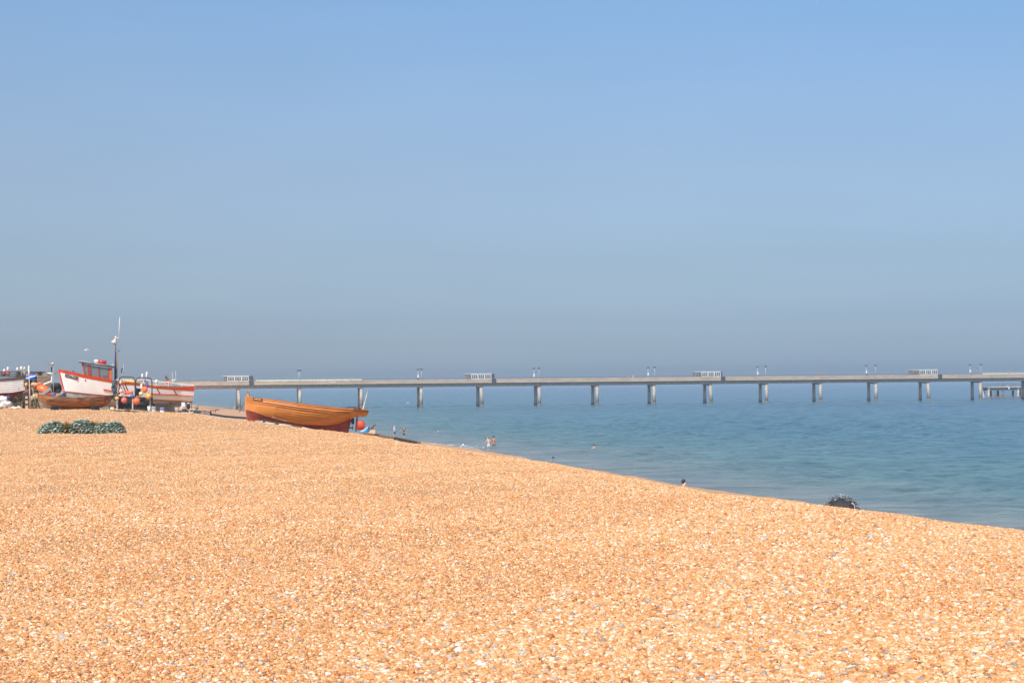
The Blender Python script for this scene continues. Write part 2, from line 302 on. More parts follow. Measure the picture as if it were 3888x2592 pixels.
# ------------------------------------------------------------------ loose pebbles on the near beach
def pebbles():
    P = []; S = []; HU = []
    for y0, y1, dens, s0, s1 in ((6.5, 11, 2500, .009, .020), (11, 16, 1900, .009, .020), (16, 24, 1000, .010, .022), (24, 38, 430, .012, .023), (38, 60, 170, .015, .028), (60, 130, 24, .022, .048)):
        n = int((y1**2-y0**2)/2*.70*dens)
        y = np.sqrt(rng.uniform(y0**2, y1**2, n)); u = rng.uniform(-.35, .35, n); x = u*y
        k = x < np.interp(y, CY, CX)+3.0; x, y = x[k], y[k]
        s = s0+(s1-s0)*rng.random(len(x))**2.6
        zone = np.clip(.5+.45*np.sin(x*.55+y*.33+.6)*np.sin(y*.42-x*.21+1.1)+.22*np.sin(x*1.7-y*1.1)+.05*x-.03*(y-12), 0, 1)
        s *= .74+.32*zone; big = rng.random(len(x)) < .007*zone; s[big] *= 1.6
        h = np.clip(rng.random(len(x))**(1.15-.4*zone), 0, .999); far = min(1, max(0, (y0-9)/16))
        grey = (h > .94) & (rng.random(len(x)) < .25+.6*far); h[grey] = .1+.75*rng.random(grey.sum())
        h = np.where((h < .07) & (rng.random(len(x)) < far*.7), .3, h); HU.append(np.where((h < .6) & (rng.random(len(x)) < far*.45), h*.5+.5, h))
        P.append(np.stack([x, y, ground(x, y)+s*.22], 1)); S.append(s)
    P = np.concatenate(P); S = np.concatenate(S); n = len(P)
    me = bpy.data.meshes.new('pebbles'); me.vertices.add(n); me.vertices.foreach_set('co', P.astype(np.float32).ravel())
    scl = np.stack([S*rng.uniform(.8, 1.5, n), S*rng.uniform(.7, 1.1, n), S*rng.uniform(.5, .95, n)], 1).astype(np.float32)
    rot = np.stack([rng.normal(0, .25, n), rng.normal(0, .25, n), rng.uniform(0, 6.28, n)], 1).astype(np.float32)
    me.attributes.new('scl', 'FLOAT_VECTOR', 'POINT').data.foreach_set('vector', scl.ravel())
    me.attributes.new('hue', 'FLOAT', 'POINT').data.foreach_set('value', np.concatenate(HU).astype(np.float32))
    me.attributes.new('rot', 'FLOAT_VECTOR', 'POINT').data.foreach_set('vector', rot.ravel())
    o = bpy.data.objects.new('pebbles', me); scene.collection.objects.link(o); tag(o, kind='stuff')
    tr = bpy.data.node_groups.new('scatter', 'GeometryNodeTree'); N = tr.nodes.new; L = tr.links.new
    tr.interface.new_socket('Geometry', in_out='INPUT', socket_type='NodeSocketGeometry'); tr.interface.new_socket('Geometry', in_out='OUTPUT', socket_type='NodeSocketGeometry')
    gi = N('NodeGroupInput'); go = N('NodeGroupOutput'); iop = N('GeometryNodeInstanceOnPoints')
    g2i = N('GeometryNodeGeometryToInstance')
    for k in range(5):
        ico = N('GeometryNodeMeshIcoSphere'); ico.inputs['Radius'].default_value = 1; ico.inputs['Subdivisions'].default_value = 2
        nz = N('ShaderNodeTexNoise'); nz.noise_dimensions = '4D'; nz.inputs['W'].default_value = k*3.7; nz.inputs['Scale'].default_value = .9
        sub = N('ShaderNodeVectorMath'); sub.operation = 'SUBTRACT'; sub.inputs[1].default_value = (.5, .5, .5); L(nz.outputs['Color'], sub.inputs[0])
        mul = N('ShaderNodeVectorMath'); mul.operation = 'SCALE'; mul.inputs['Scale'].default_value = 1.7; L(sub.outputs[0], mul.inputs[0])
        sp = N('GeometryNodeSetPosition'); L(ico.outputs[0], sp.inputs['Geometry']); L(mul.outputs[0], sp.inputs['Offset'])
        ss = N('GeometryNodeSetShadeSmooth'); L(sp.outputs[0], ss.inputs[0]); ss.inputs['Shade Smooth'].default_value = k % 2 == 0
        st = N('GeometryNodeSetMaterial'); st.inputs['Material'].default_value = PM; L(ss.outputs[0], st.inputs[0])
        L(st.outputs[0], g2i.inputs[0])
    L(gi.outputs[0], iop.inputs['Points']); L(g2i.outputs[0], iop.inputs['Instance']); iop.inputs['Pick Instance'].default_value = True
    ri = N('FunctionNodeRandomValue'); ri.data_type = 'INT'; ri.inputs[4].default_value = 0; ri.inputs[5].default_value = 4; L(ri.outputs[2], iop.inputs['Instance Index'])
    a1 = N('GeometryNodeInputNamedAttribute'); a1.data_type = 'FLOAT_VECTOR'; a1.inputs['Name'].default_value = 'scl'; L(a1.outputs[0], iop.inputs['Scale'])
    a2 = N('GeometryNodeInputNamedAttribute'); a2.data_type = 'FLOAT_VECTOR'; a2.inputs['Name'].default_value = 'rot'
    er = N('FunctionNodeEulerToRotation'); L(a2.outputs[0], er.inputs[0]); L(er.outputs[0], iop.inputs['Rotation'])
    L(iop.outputs[0], go.inputs[0])
    md = o.modifiers.new('scatter', 'NODES'); md.node_group = tr
    me.materials.append(PM); print('pebbles', n)
PM = pebble_mat()
pebbles()

# haze: one box of thin pale air over beach, sea and pier
hz = MB().box((1900, 3380, 5.0), (9600, 6900, 18.0)).build('haze', mat('haze_unused', (.8, .8, .8)), None)
hm = bpy.data.materials.new('haze_air'); hm.use_nodes = True; hm.node_tree.nodes.clear()
pv = hm.node_tree.nodes.new('ShaderNodeVolumePrincipled'); pv.inputs['Color'].default_value = (.70, .80, .92, 1); pv.inputs['Density'].default_value = .00036; pv.inputs['Anisotropy'].default_value = .2
ho = hm.node_tree.nodes.new('ShaderNodeOutputMaterial'); hm.node_tree.links.new(pv.outputs[0], ho.inputs['Volume'])
hz.data.materials[0] = hm; tag(hz, kind='stuff')
#@@OBJECTS
# ------------------------------------------------------------------ object materials
CON = mat('concrete', (.46, .40, .33), .85, .12, 1.5, .3)
COND = mat('concrete_stained', (.40, .31, .235), .85, .10, .35, .3, stretch=(1, 1, 3))
WEED = mat('weedy_concrete', (.13, .13, .10), .8, .3, 2)
STEEL = mat('dark_steel', (.05, .055, .06), .5, .1)
RAILM = mat('rail_paint', (.10, .13, .15), .5, .1)
WHITE = mat('white_paint', (.80, .79, .77), .4, .04, 3)
GELW = mat('white_hull_paint', (.86, .84, .82), .28, .03, 1.2, coat=.3)
REDP = mat('red_paint', (.60, .065, .022), .35, .08, 2)
DKRED = mat('dull_red_paint', (.33, .045, .03), .45, .12, 3)
ANTIF = mat('antifouling_red', (.235, .045, .03), .7, .16, 3, .1)
ANTIW = mat('antifouling_pale', (.38, .37, .37), .7, .15, 2, .1)
MAROON = mat('maroon_paint', (.11, .02, .018), .6, .15, 2)
VARN = mat('varnished_planking', (.64, .24, .05), .4, .09, 2.4, .1, stretch=(.35, 3, 5), coat=.12)
VARNT = mat('varnished_oak', (.62, .22, .05), .45, .12, 3, .1, coat=.08)
WORN = mat('worn_varnish_planking', (.33, .125, .03), .5, .35, 2.2, .2, stretch=(.4, 3, 6))
TIMB = mat('weathered_timber', (.20, .15, .11), .85, .25, 4, .4, stretch=(.4, 3, 3))
TIMBD = mat('tarred_timber', (.055, .042, .035), .8, .3, 4, .4, stretch=(.4, 3, 3))
TIMBP = mat('pale_bleached_timber', (.62, .54, .44), .8, .15, 5, .3, stretch=(.4, 3, 3))
MASTW = mat('mast_wood', (.42, .25, .13), .5, .15, 3, stretch=(3, 3, .4))
ROOFG = mat('grey_roof_felt', (.07, .062, .058), .7, .2, 5)
BLACK = mat('black_rubber', (.018, .018, .02), .6, .2, 5)
GREYP = mat('grey_paint', (.25, .26, .28), .5, .1, 3)
NAVY = mat('navy_cloth', (.02, .04, .13), .8, .2, 6)
BLUEP = mat('blue_plastic', (.02, .13, .55), .35, .08, 3)
CYANP = mat('cyan_plastic', (.05, .42, .85), .35, .05, 3)
ORB = mat('orange_buoy_rubber', (.85, .17, .045), .4, .1, 4)
PKB = mat('pink_buoy_rubber', (.85, .16, .12), .4, .1, 4)
PPB = mat('faded_pink_buoy', (.78, .48, .42), .5, .1, 4)
YLB = mat('yellow_buoy_rubber', (.75, .40, .10), .45, .12, 4)
CRB = mat('cream_buoy', (.68, .56, .30), .5, .12, 4)
WHB = mat('white_fender', (.78, .77, .72), .45, .05, 4)
BLB = mat('blue_fender', (.06, .14, .38), .45, .1, 4)
YELP = mat('yellow_plastic', (.75, .52, .08), .4, .08, 4)
BEIGE = mat('beige_hull_paint', (.42, .36, .31), .5, .08, 2)
BROWNC = mat('brown_cabin_paint', (.36, .19, .10), .6, .1, 2)
SACK = mat('white_sack_cloth', (.72, .70, .68), .8, .12, 4, .4)
ROPE = mat('rope_fibre', (.30, .26, .20), .9, .2, 12)
GLASS = bpy.data.materials.new('window_glass'); _t, _b = nodes_of(GLASS)
_b.inputs['Base Color'].default_value = (.22, .27, .28, 1); _b.inputs['Roughness'].default_value = .04; _b.inputs['Alpha'].default_value = .34
GALV = mat('galvanised_steel', (.42, .44, .45), .45, .1, 5)
PALEG = mat('pale_green_panel', (.62, .66, .50), .5, .05, 2)

# ------------------------------------------------------------------ the pier
PD = Vector((1, .2, 0)).normalized(); PN = Vector((-.2, 1, 0)).normalized()
def PP(s, lat, z): 
    v_ = Vector((0, 473, 0))+PD*s+PN*lat; v_.z = z+.0006*s; return v_
BPX = [434, 666, 898, 1131, 1364, 1591, 1818, 2039, 2258, 2474, 2687, 2900, 3105, 3315, 3512, 3711, 3905]
def s_of(px, lat=0):
    u = (px-1944)/F; x = u*(471+lat)/(1-.2*u); return x*1.0198
BENT = [s_of(p) for p in BPX]
DECK, PTOP, PBOT, BBOT = 6.9, 7.86, 6.78, 5.68
S0, S1 = s_of(330), s_of(3905)+40
pier = thing('pier', 'long concrete pier on paired piles crossing the sea behind the beach', 'pier', PP(0, 0, 0))
def pbar(mb, s0, s1, l0, l1, z0, z1):
    q = Matrix((PD, PN, Vector((0, 0, 1)))).transposed()
    mb.box(PP((s0+s1)/2, (l0+l1)/2, (z0+z1)/2), (s1-s0, l1-l0, z1-z0), q)
m = MB(); pbar(m, S0, S1, -3.6, 3.6, DECK-.25, DECK); m.build('deck', CON, pier)
for l0, l1 in ((-4.0, -3.75), (3.75, 4.0)):
    m = MB(); edges = [S0]+[b for b in BENT if S0 < b]+[S1]
    for a, b in zip(edges[:-1], edges[1:]):
        pbar(m, a+.06, b-.06, l0, l1, PBOT+.12, PTOP)
    sg = -1 if l0 < 0 else 1
    for b in BENT: pbar(m, b-.25, b+.25, min(l0, l0+sg*.06), max(l1, l1+sg*.06), PBOT+.1, PTOP+.03)
    m.build('parapet', COND, pier)
    m = MB(); pbar(m, S0, S1, l0-.08, l1+.08, PBOT-.05, PBOT+.12); m.build('parapet_lip', CON, pier)
for l in (-2.1, 0, 2.1):
    m = MB(); pbar(m, S0, S1, l-.35, l+.35, BBOT, DECK-.25); m.build('beam', CON, pier)
for l in (-3.9, 3.9):
    m = MB(); pbar(m, S0, S1, l-.045, l+.045, PTOP+.24, PTOP+.33)
    for s in np.arange(S0, S1, 2.1): pbar(m, s-.03, s+.03, l-.03, l+.03, PTOP, PTOP+.27)
    m.build('railing', RAILM, pier)
for i, b in enumerate(BENT):
    m = MB(); pbar(m, b-.5, b+.5, -2.95, 2.95, BBOT-.42, BBOT-.002); m.build('crosshead', COND, pier)
    for l in (-2.6, 2.6):
        lean = .55 if i % 4 == 2 else 0
        m = MB(); P1 = PP(b, l, BBOT-.4); P0 = PP(b+lean*(1 if l < 0 else 0), l*1.04, -3); Pm = P0.lerp(P1, (3.6)/(BBOT+2.6))
        m.tube([Pm, P1], [.50, .43], 12); pl = m.build('pile', CON, pier, True)
        m2 = MB(); m2.tube([P0, P0.lerp(P1, 3.63/(BBOT+2.6))], [.56, .52], 12); m2.build('tide_band', WEED, pl, True)
for a, b in ((951, 1370), (3735, 3905)):
    m = MB(); sa, sb = s_of(a), s_of(b); pbar(m, sa, sb, .0, .1, DECK+.4, DECK+1.33); pbar(m, sa, sb, -.5, .6, DECK+.38, DECK+.46)
    for s in np.arange(sa+.4, sb, 2): pbar(m, s, s+.1, -.4, .5, DECK, DECK+.38)
    m.build('bench', PALEG, pier)
def text_obj(body, size, origin, rx, rz, m, parent, name='lettering', ext=.01, extra=None):
    cu = bpy.data.curves.new('t', 'FONT'); cu.body = body; cu.size = size; cu.extrude = ext; cu.align_x = 'CENTER'; cu.align_y = 'CENTER'; cu.resolution_u = 2
    if extra: cu.space_character = extra
    t_ = bpy.data.objects.new('t', cu); scene.collection.objects.link(t_); bpy.context.view_layer.update()
    me = bpy.data.meshes.new_from_object(t_.evaluated_get(bpy.context.evaluated_depsgraph_get())); bpy.data.objects.remove(t_)
    me.materials.clear(); me.materials.append(m); o = bpy.data.objects.new(name, me); scene.collection.objects.link(o)
    o.parent = parent; o.location = Vector(origin)-root_loc(parent); o.rotation_euler = (Matrix.Rotation(rz, 3, 'Z') @ Matrix.Rotation(rx[1], 3, 'Y') @ Matrix.Rotation(rx[0], 3, 'X')).to_euler()
    return o
text_obj('DEAL', .62, PP(s_of(1249, -4), -4.03, (PTOP+PBOT)/2+.06), (R(90), 0), math.atan(.2), WHITE, pier, extra=1.5)

def shelter(px, label):
    s = s_of(px); o = thing('pier_shelter', label, 'shelter', PP(s, 0, DECK), 'glazed shelters along the pier')
    Lh, Wd = 4.1, 3.9; H0, H1 = DECK, DECK+2.38
    # plan: a long room with splayed ends reaching out over both parapets
    plan = [(-Lh, -1.6), (-Lh+1.1, -Wd), (Lh-1.3, -Wd), (Lh, -1.6), (Lh, 1.6), (Lh-1.3, Wd), (-Lh+1.1, Wd), (-Lh, 1.6)]
    m = MB(); n = len(plan)
    m.add([PP(s+a*1.03, b*1.03, H1) for a, b in plan]+[PP(s+a*1.03, b*1.03, H1+.13) for a, b in plan], [tuple(range(n)), tuple(range(2*n-1, n-1, -1))]+[(i, (i+1) % n, (i+1) % n+n, i+n) for i in range(n)])
    m.build('roof', WHITE, o)
    m = MB(); m.add([PP(s+a*.99, b*.99, H1-.12) for a, b in plan]+[PP(s+a*.99, b*.99, H1-.002) for a, b in plan], [tuple(range(n)), tuple(range(2*n-1, n-1, -1))]+[(i, (i+1) % n, (i+1) % n+n, i+n) for i in range(n)]); m.build('ceiling', GREYP, o)
    for i in range(n):
        a, b = plan[i], plan[(i+1) % n]; L = math.hypot(a[0]-b[0], a[1]-b[1])
        long_ = L > 4; nb = 3 if long_ else (1 if L < 3 else 2)
        for k in range(nb):
            f0, f1 = (k+.04)/nb, (k+.96)/nb
            A = (a[0]+(b[0]-a[0])*f0, a[1]+(b[1]-a[1])*f0); Bq = (a[0]+(b[0]-a[0])*f1, a[1]+(b[1]-a[1])*f1)
            z0, z1 = H0+1.0, H1-.12
            m = MB(); 
            m.bar(PP(s+A[0], A[1], z0), PP(s+Bq[0], Bq[1], z0), .08, .12); m.bar(PP(s+A[0], A[1], z1), PP(s+Bq[0], Bq[1], z1), .08, .12)
            nm = 3 if long_ else 2
            for q in range(nm+1):
                f = q/nm; c = (A[0]+(Bq[0]-A[0])*f, A[1]+(Bq[1]-A[1])*f)
                w_ = .11 if q in (0, nm) else .08
                m.bar(PP(s+c[0], c[1], z0), PP(s+c[0], c[1], z1), w_)
            wf = m.build('window', WHITE if long_ else GREYP, o)
            g = MB(); g.add([PP(s+A[0], A[1], z0), PP(s+Bq[0], Bq[1], z0), PP(s+Bq[0], Bq[1], z1), PP(s+A[0], A[1], z1)], [(0, 1, 2, 3)]); g.build('pane', GLASS, wf, solid=.01)
        m = MB(); m.bar(PP(s+a[0], a[1], H0+.45), PP(s+b[0], b[1], H0+.45), .12, .9); m.build('dado_wall', COND, o)
        m = MB(); m.bar(PP(s+a[0]*.99, a[1]*.99, H0), PP(s+a[0]*.99, a[1]*.99, H1), .16); m.build('corner_post', GREYP, o)
    m = MB(); pbar(m, s-.06, s+.06, -1.4, 1.4, H0, H1); pbar(m, s-3, s+3, -.05, .05, H0, H0+1.6); m.build('screen', GREYP, o)
    m = MB(); pbar(m, s-3, s+3, -.7, .7, H0+.4, H0+.47); pbar(m, s-2.9, s-2.7, -.6, .6, H0, H0+.4); pbar(m, s+2.7, s+2.9, -.6, .6, H0, H0+.4); m.build('seat', TIMB, o)
    m = MB(); pbar(m, s+Lh-1.2, s+Lh, -4.3, -4.08, PBOT-.2, PTOP); m.build('hung_box', STEEL, o)
for px, lb in ((898, 'glazed pier shelter nearest the shore, above the bow of the varnished boat'), (1818, 'glazed pier shelter second from the shore, out past the varnished boat'),
               (2687, 'glazed pier shelter third from the shore, between the second pair of lamps beyond it'), (3510, 'glazed pier shelter farthest from the shore with a person in red before it')):
    shelter(px, lb)

lampset = [(1131, 0, 'lamp pair nearest the shore'), (1591, 2, 'lamp pair just left of the second shelter'), (2036, 1, 'lamp pair just right of the second shelter'),
           (2474, 1, 'lamp pair just left of the third shelter'), (2894, 1, 'lamp pair just right of the third shelter'), (3311, 2, 'lamp pair just left of the farthest shelter'), (3709, 1, 'lamp pair just right of the farthest shelter')]
def lamp(px, lat, label, box):
    s = s_of(px, 0); o = thing('street_lamp', label, 'street lamp', PP(s, lat, DECK), 'lamp posts along the pier')
    m = MB(); m.tube([PP(s, lat, DECK), PP(s, lat, DECK+2.2), PP(s, lat, DECK+3.75)], [.11, .09, .07], 8); m.build('post', GALV, o, True)
    m = MB(); m.lathe(PP(s, lat, DECK+3.7), [(.09, 0), (.42, .12), (.46, .2), (.3, .3), (.06, .36)], 14); h = m.build('lamp_head', STEEL, o, True)
    m = MB(); m.lathe(PP(s, lat, DECK+3.62), [(.07, 0), (.2, .05), (.25, .14)], 12); m.build('diffuser', WHITE, h, True)
    if box: 
        m = MB(); m.box(PP(s, lat-.16, DECK+1.95), (.42, .12, .85)); m.build('sign_panel', mat('sign_white', (.60, .62, .64), .6, .05), o, bevel=.02)
    if box == 2:
        m = MB(); m.box(PP(s, lat-.2, DECK+1.15), (.5, .3, .55)); m.build('litter_bin', STEEL, o, bevel=.03)
for px, bx, lb in lampset:
    lamp(px, -3.5, lb.replace('lamp pair', 'near lamp of the pair'), 0)
    lamp(px, 3.5, lb.replace('lamp pair', 'far lamp of the pair'), bx)

# lower landing beyond the pier, far right
def LQ(px, py, y=560): return W(px, py, y)
ll = thing('landing_stage', 'low railed landing stage on stout piles beneath and beyond the pier', 'landing stage', Vector((166, 560, 0)))
zt = 3.75; x0 = (3745-1944)/F*560; 
m = MB(); m.box((x0+22, 563, zt-.15), (44, 7.6, .3)); m.build('deck', CON, ll)
m = MB(); m.box((x0+22, 560.0, zt-.75), (44, .4, .9)); m.box((x0+22, 566.2, zt-.75), (44, .4, .9)); m.build('beam', mat('girder_paint', (.09, .12, .14), .6, .15), ll)
for y_ in (559.7, 566.3):
    m = MB()
    for k in range(4): m.box((x0+22, y_, zt+.3+k*.3), (44, .05, .09))
    for k in range(16): m.box((x0+.1+k*2.9, y_, zt+.62), (.09, .09, 1.24))
    m.build('railing', RAILM, ll)
for k, (px, li) in enumerate(((3751, 1), (3778, 0), (3806, 0), (3863, 1), (3889, 0), (3917, 0), (3945, 1))):
    for y_ in (560, 566):
        x = (px-1944)/F*560; m = MB(); m.tube([(x, y_, -3), (x, y_, 2.7)], .36, 12); m.lathe((x, y_, 2.7), [(.4, 0), (.55, .25), (.55, .55)], 10); m.build('pile', CON if li else WEED, ll, True)
m = MB(); m.box((x0+22, 559.6, .25), (44, .3, .35)); m.build('brace', TIMB, ll)
for k in (3, 6, 9): 
    m = MB(); m.box((x0+k*2.4, 559.05, zt-.5), (.5, .25, .5), taper=.5); m.build('bracket', WHITE, ll)

# ------------------------------------------------------------------ boats
def interp_line(L):
    t = [a[0] for a in L]
    def f(x): return (float(np.interp(x, t, [a[1] for a in L])), float(np.interp(x, t, [a[2] for a in L])))
    return f
class Hull:
    def __init__(s, sheer, keel, hb, v0, p, Y, round=False):
        s.round = round
        s.sh = interp_line(sheer); s.kl = interp_line(keel)
        s.hb = lambda t: float(np.interp(t, *zip(*hb))); s.v0 = lambda t: float(np.interp(t, *zip(*v0))); s.p = lambda t: float(np.interp(t, *zip(*p)))
        s.Y = Y; s.px0 = (sheer[0][1]+sheer[-1][1])/2; s.u0 = (s.px0-1944)/F; s.yaw = math.atan(-s.u0); s.dir = Vector((s.u0, 1, 0)).normalized()
    def pt(s, t, v, side, off=0):
        a, b = s.kl(t), s.sh(t); px, py = a[0]+(b[0]-a[0])*v, a[1]+(b[1]-a[1])*v
        Yc = s.Y+(px-s.px0)/sc(s.Y)*math.tan(s.yaw)
        P = W(px, py, Yc); q = max(0, (v-s.v0(t))/(1-s.v0(t))); hbv = max(.035, s.hb(t)*((1-(1-min(1, q))**2.2)**s.p(t) if s.round else q**s.p(t)))
        return P-s.dir*(side*(hbv+off))
    def W(s, px, py, Y):
        return W(px, py, Y+(px-s.px0)/sc(s.Y)*math.tan(s.yaw))
    def at(s, px, py, off=.03):
        best = None
        def pj(P):
            v_ = P-Vector((0, 0, EZ)); k = v_.dot(fwd); return 1944+v_.dot(rt)/k*F, 1296-v_.dot(up)/k*F
        if not hasattr(s, 'cache'): s.cache = [(t, v, *pj(s.pt(t, v, 1))) for t in np.linspace(0, 1, 121) for v in np.linspace(0, 1, 41)]
        t, v, _, _ = min(s.cache, key=lambda c: (c[2]-px)**2+(c[3]-py)**2)
        return W(px, py, s.pt(t, v, 1, off).y)
    def shell(s, ts, vlo, vhi, n, clink=0, off=0, step=.028):
        m = MB()
        for side in (1, -1):
            rows = []
            K = clink or n
            for k in range(K):
                if clink: fr = [(k+.0)/K, (k+.04)/K, (k+.5)/K, (k+.93)/K, (k+1.0)/K]; of = [step*.8, step, step*.55, 0.0, -.02]
                else: fr = [k/K] if k < K-1 else [k/K, 1.0]; of = [0]*len(fr)
                for f_, o_ in zip(fr, of):
                    row = []
                    for t in ts:
                        a, b = vlo(t), vhi(t); row.append(s.pt(t, a+(b-a)*f_, side, off+o_))
                    rows.append(row)
            m.rows(rows, flip=side < 0)
        return m
    def band(s, ts, vc, w_, off, thick=None):
        m = MB()
        for side in (1, -1):
            m.rows([[s.pt(t, vc(t)-w_(t)/2, side, 0) for t in ts], [s.pt(t, vc(t)-w_(t)/2, side, off) for t in ts], [s.pt(t, vc(t)+w_(t)/2, side, off) for t in ts], [s.pt(t, vc(t)+w_(t)/2, side, 0) for t in ts]], flip=side < 0)
        return m
    def v_of(s, line):
        """fraction up the side where a photographed line (px, py) runs"""
        xs = [a[0] for a in line]; ys = [a[1] for a in line]
        def f(t):
            a, b = s.kl(t), s.sh(t); v = .5
            for _ in range(12):
                px = a[0]+(b[0]-a[0])*v; y = float(np.interp(px, xs, ys)); d = b[1]-a[1]
                v = min(1, max(0, (y-a[1])/d)) if abs(d) > 1e-6 else .5
            return v
        return f
ts = list(np.linspace(0, 1, 49))

# varnished clinker boat
YB = 77
shr = [(0, 938, 1505), (.07, 971, 1508.5), (.235, 1047, 1518), (.37, 1111, 1527.5), (.51, 1175, 1535.5), (.69, 1260, 1545), (.83, 1324, 1550.5), (1, 1398, 1556)]
kel = [(0, 934, 1562), (.03, 935, 1580), (.07, 945, 1592), (.16, 990, 1600), (.28, 1047, 1612), (.41, 1111, 1624), (.58, 1196, 1634), (.71, 1260, 1640), (.825, 1318, 1644), (.845, 1329, 1640), (.86, 1331, 1590), (.9, 1345, 1584), (1, 1390, 1579.5)]
hb = [(0, .02), (.04, .20), (.12, .55), (.25, .86), (.42, 1.02), (.6, 1.02), (.78, .90), (.9, .76), (1, .62)]
v0 = [(0, 0), (.3, 0), (.5, .04), (.65, .14), (.76, .36), (.84, .55), (.861, .0), (1, 0)]
pw = [(0, .9), (.1, .72), (.25, .66), (.5, .64), (.75, .66), (.85, .7), (.87, .3), (1, .28)]
hl = Hull(shr, kel, hb, v0, [(0, 1.2), (.1, 1.1), (.25, .95), (.5, .85), (.75, .9), (.85, 1.0), (.87, .5), (1, .5)], YB, True)
wl = hl.v_of([(930, 1553), (969, 1564), (1005, 1576.5), (1047, 1590), (1090, 1600), (1154, 1610), (1239, 1614), (1281, 1609), (1328, 1592), (1332, 1592.5), (1400, 1600)])
boat = thing('clinker_boat', 'varnished orange clinker boat with red bottom, lying on the beach slope by the water', 'boat', spot(1170, YB))
hl.shell(ts, wl, lambda t: 1, 1, clink=9, step=.03).build('planking', VARN, boat)
hl.shell(ts, lambda t: 0, wl, 8).build('bottom', ANTIF, boat, True)
for vv, ww in ((.985, .035), (.78, .03)):
    hl.band(ts, lambda t: vv, lambda t: ww, .055).build('rubbing_strake', VARNT, boat)
for vv in (.845, .765):
    hl.band(ts, lambda t: vv, lambda t: .012, .05).build('dark_moulding', mat('dark_moulding', (.12, .035, .015), .5, .1), boat)
m = MB(); P = [hl.pt(0, v, 0) for v in (0, .25, .5, .75, 1.06)]; m.tube([p+Vector((-.02, 0, 0)) for p in P], [.06]*5, 6); m.build('stem_post', VARNT, boat)
m = MB(); inr = [[hl.pt(t, .93, side, -.05) for t in ts] for side in (1, -1)]; m.rows(inr); m.build('deck', VARNT, boat)
m = MB(); tr_ = [hl.pt(1, v, sd_) for sd_ in (1,) for v in np.linspace(0, 1, 7)]+[hl.pt(1, v, -1) for v in np.linspace(1, 0, 7)]
m.add(tr_, [tuple(range(len(tr_)))]); m.build('transom', VARNT, boat, solid=.04)
m = MB(); a = hl.W(934, 1566, YB); m.tube([hl.W(935, 1585, YB), hl.W(945, 1594, YB), hl.W(990, 1601.5, YB), hl.W(1111, 1626, YB), hl.W(1260, 1642, YB), hl.W(1318, 1646, YB)], .05, 6); m.build('keel', DKRED, boat)
m = MB(); p = hl.W(942.5, 1500, YB); m.box(p+Vector((0, 0, -.12)), (.1, .14, .45)); m.tube([p+Vector((.0, 0, .1)), p+Vector((-.05, 0, .18)), p+Vector((.05, 0, .2)), p+Vector((.07, 0, .1))], .035, 6); m.build('bow_post', mat('worn_orange_post', (.45, .22, .12), .6, .3, 9), boat)
m = MB(); pn0 = hl.at(961, 1511.5, .06); pn1 = hl.at(996, 1517, .06)
dn = (pn1-pn0); m.bar(pn0, pn1, .04, .10); npl = m.build('name_plate', mat('name_board_brown', (.16, .06, .03), .4, .1), boat)
mid = (pn0+pn1)/2
q = Matrix((dn.normalized(), Vector((0, 0, 1)), Vector((0, -1, 0)))).transposed()
lt = text_obj('Lady Irene', .088, mid+Vector((0, -.03, 0)), (R(90), math.atan2(-dn.z, math.hypot(dn.x, dn.y))), math.atan2(dn.y, dn.x), mat('cream_lettering', (.85, .72, .5), .5, .03), npl, ext=.004)
m = MB(); p0 = hl.W(1328, 1600, YB); m.box(p0+Vector((.14, 0, .02)), (.13, .06, .28)); m.build('rudder_stub', BLACK, boat)
m = MB(); c = hl.W(1338, 1623, YB); m.tube([c+Vector((-.14, 0, 0)), c+Vector((.05, 0, 0))], .03, 8)
for k in range(3):
    an = k*2*math.pi/3+.5; q3 = Matrix.Rotation(an, 3, 'X') @ Matrix.Rotation(.5, 3, 'Z'); m.ball(c+Vector((0, math.sin(-an)*.07, math.cos(an)*.07)), .07, 8, (.18, .55, 1.2), Matrix.Rotation(an, 3, 'X'))
m.build('propeller', BLACK, boat, True)
for d_ in (-2.5, 2.5):
    m = MB(); m.tube([hl.W(1356+d_*.6, 1580, YB), hl.W(1352+d_, 1638, YB)], .018, 6); m.build('rudder_stay', BLACK, boat)
m = MB(); m.tube([hl.W(1393-15, 1554, YB-.3), hl.W(1396, 1485, YB-.4)], [.035, .025], 6); m.build('boat_pole', TIMBP, boat)
m = MB(); m.tube([hl.W(1317, 1551, YB-.4), hl.W(1319.5, 1544, YB-.4), hl.W(1348, 1545, YB-.4), hl.W(1352, 1552, YB-.4)], .02, 6); m.build('grab_rail', STEEL, boat)
m = MB(); m.ball(hl.W(1357, 1551, YB-.3), .13, 8, (1.4, .8, .5)); m.build('rope_coil', MAROON, boat, True)
m = MB(); m.tube([hl.at(1034, 1582, .03), hl.at(1058, 1590, .03), hl.at(1088, 1597.5, .03)], .012, 5); m.build('bilge_rope', WHB, boat)
m = MB(); m.tube([hl.W(934, 1522, YB), hl.W(925, 1535, YB+.2), hl.W(908, 1563, YB+2)], .02, 5); m.build('bow_rope', ROPE, boat)

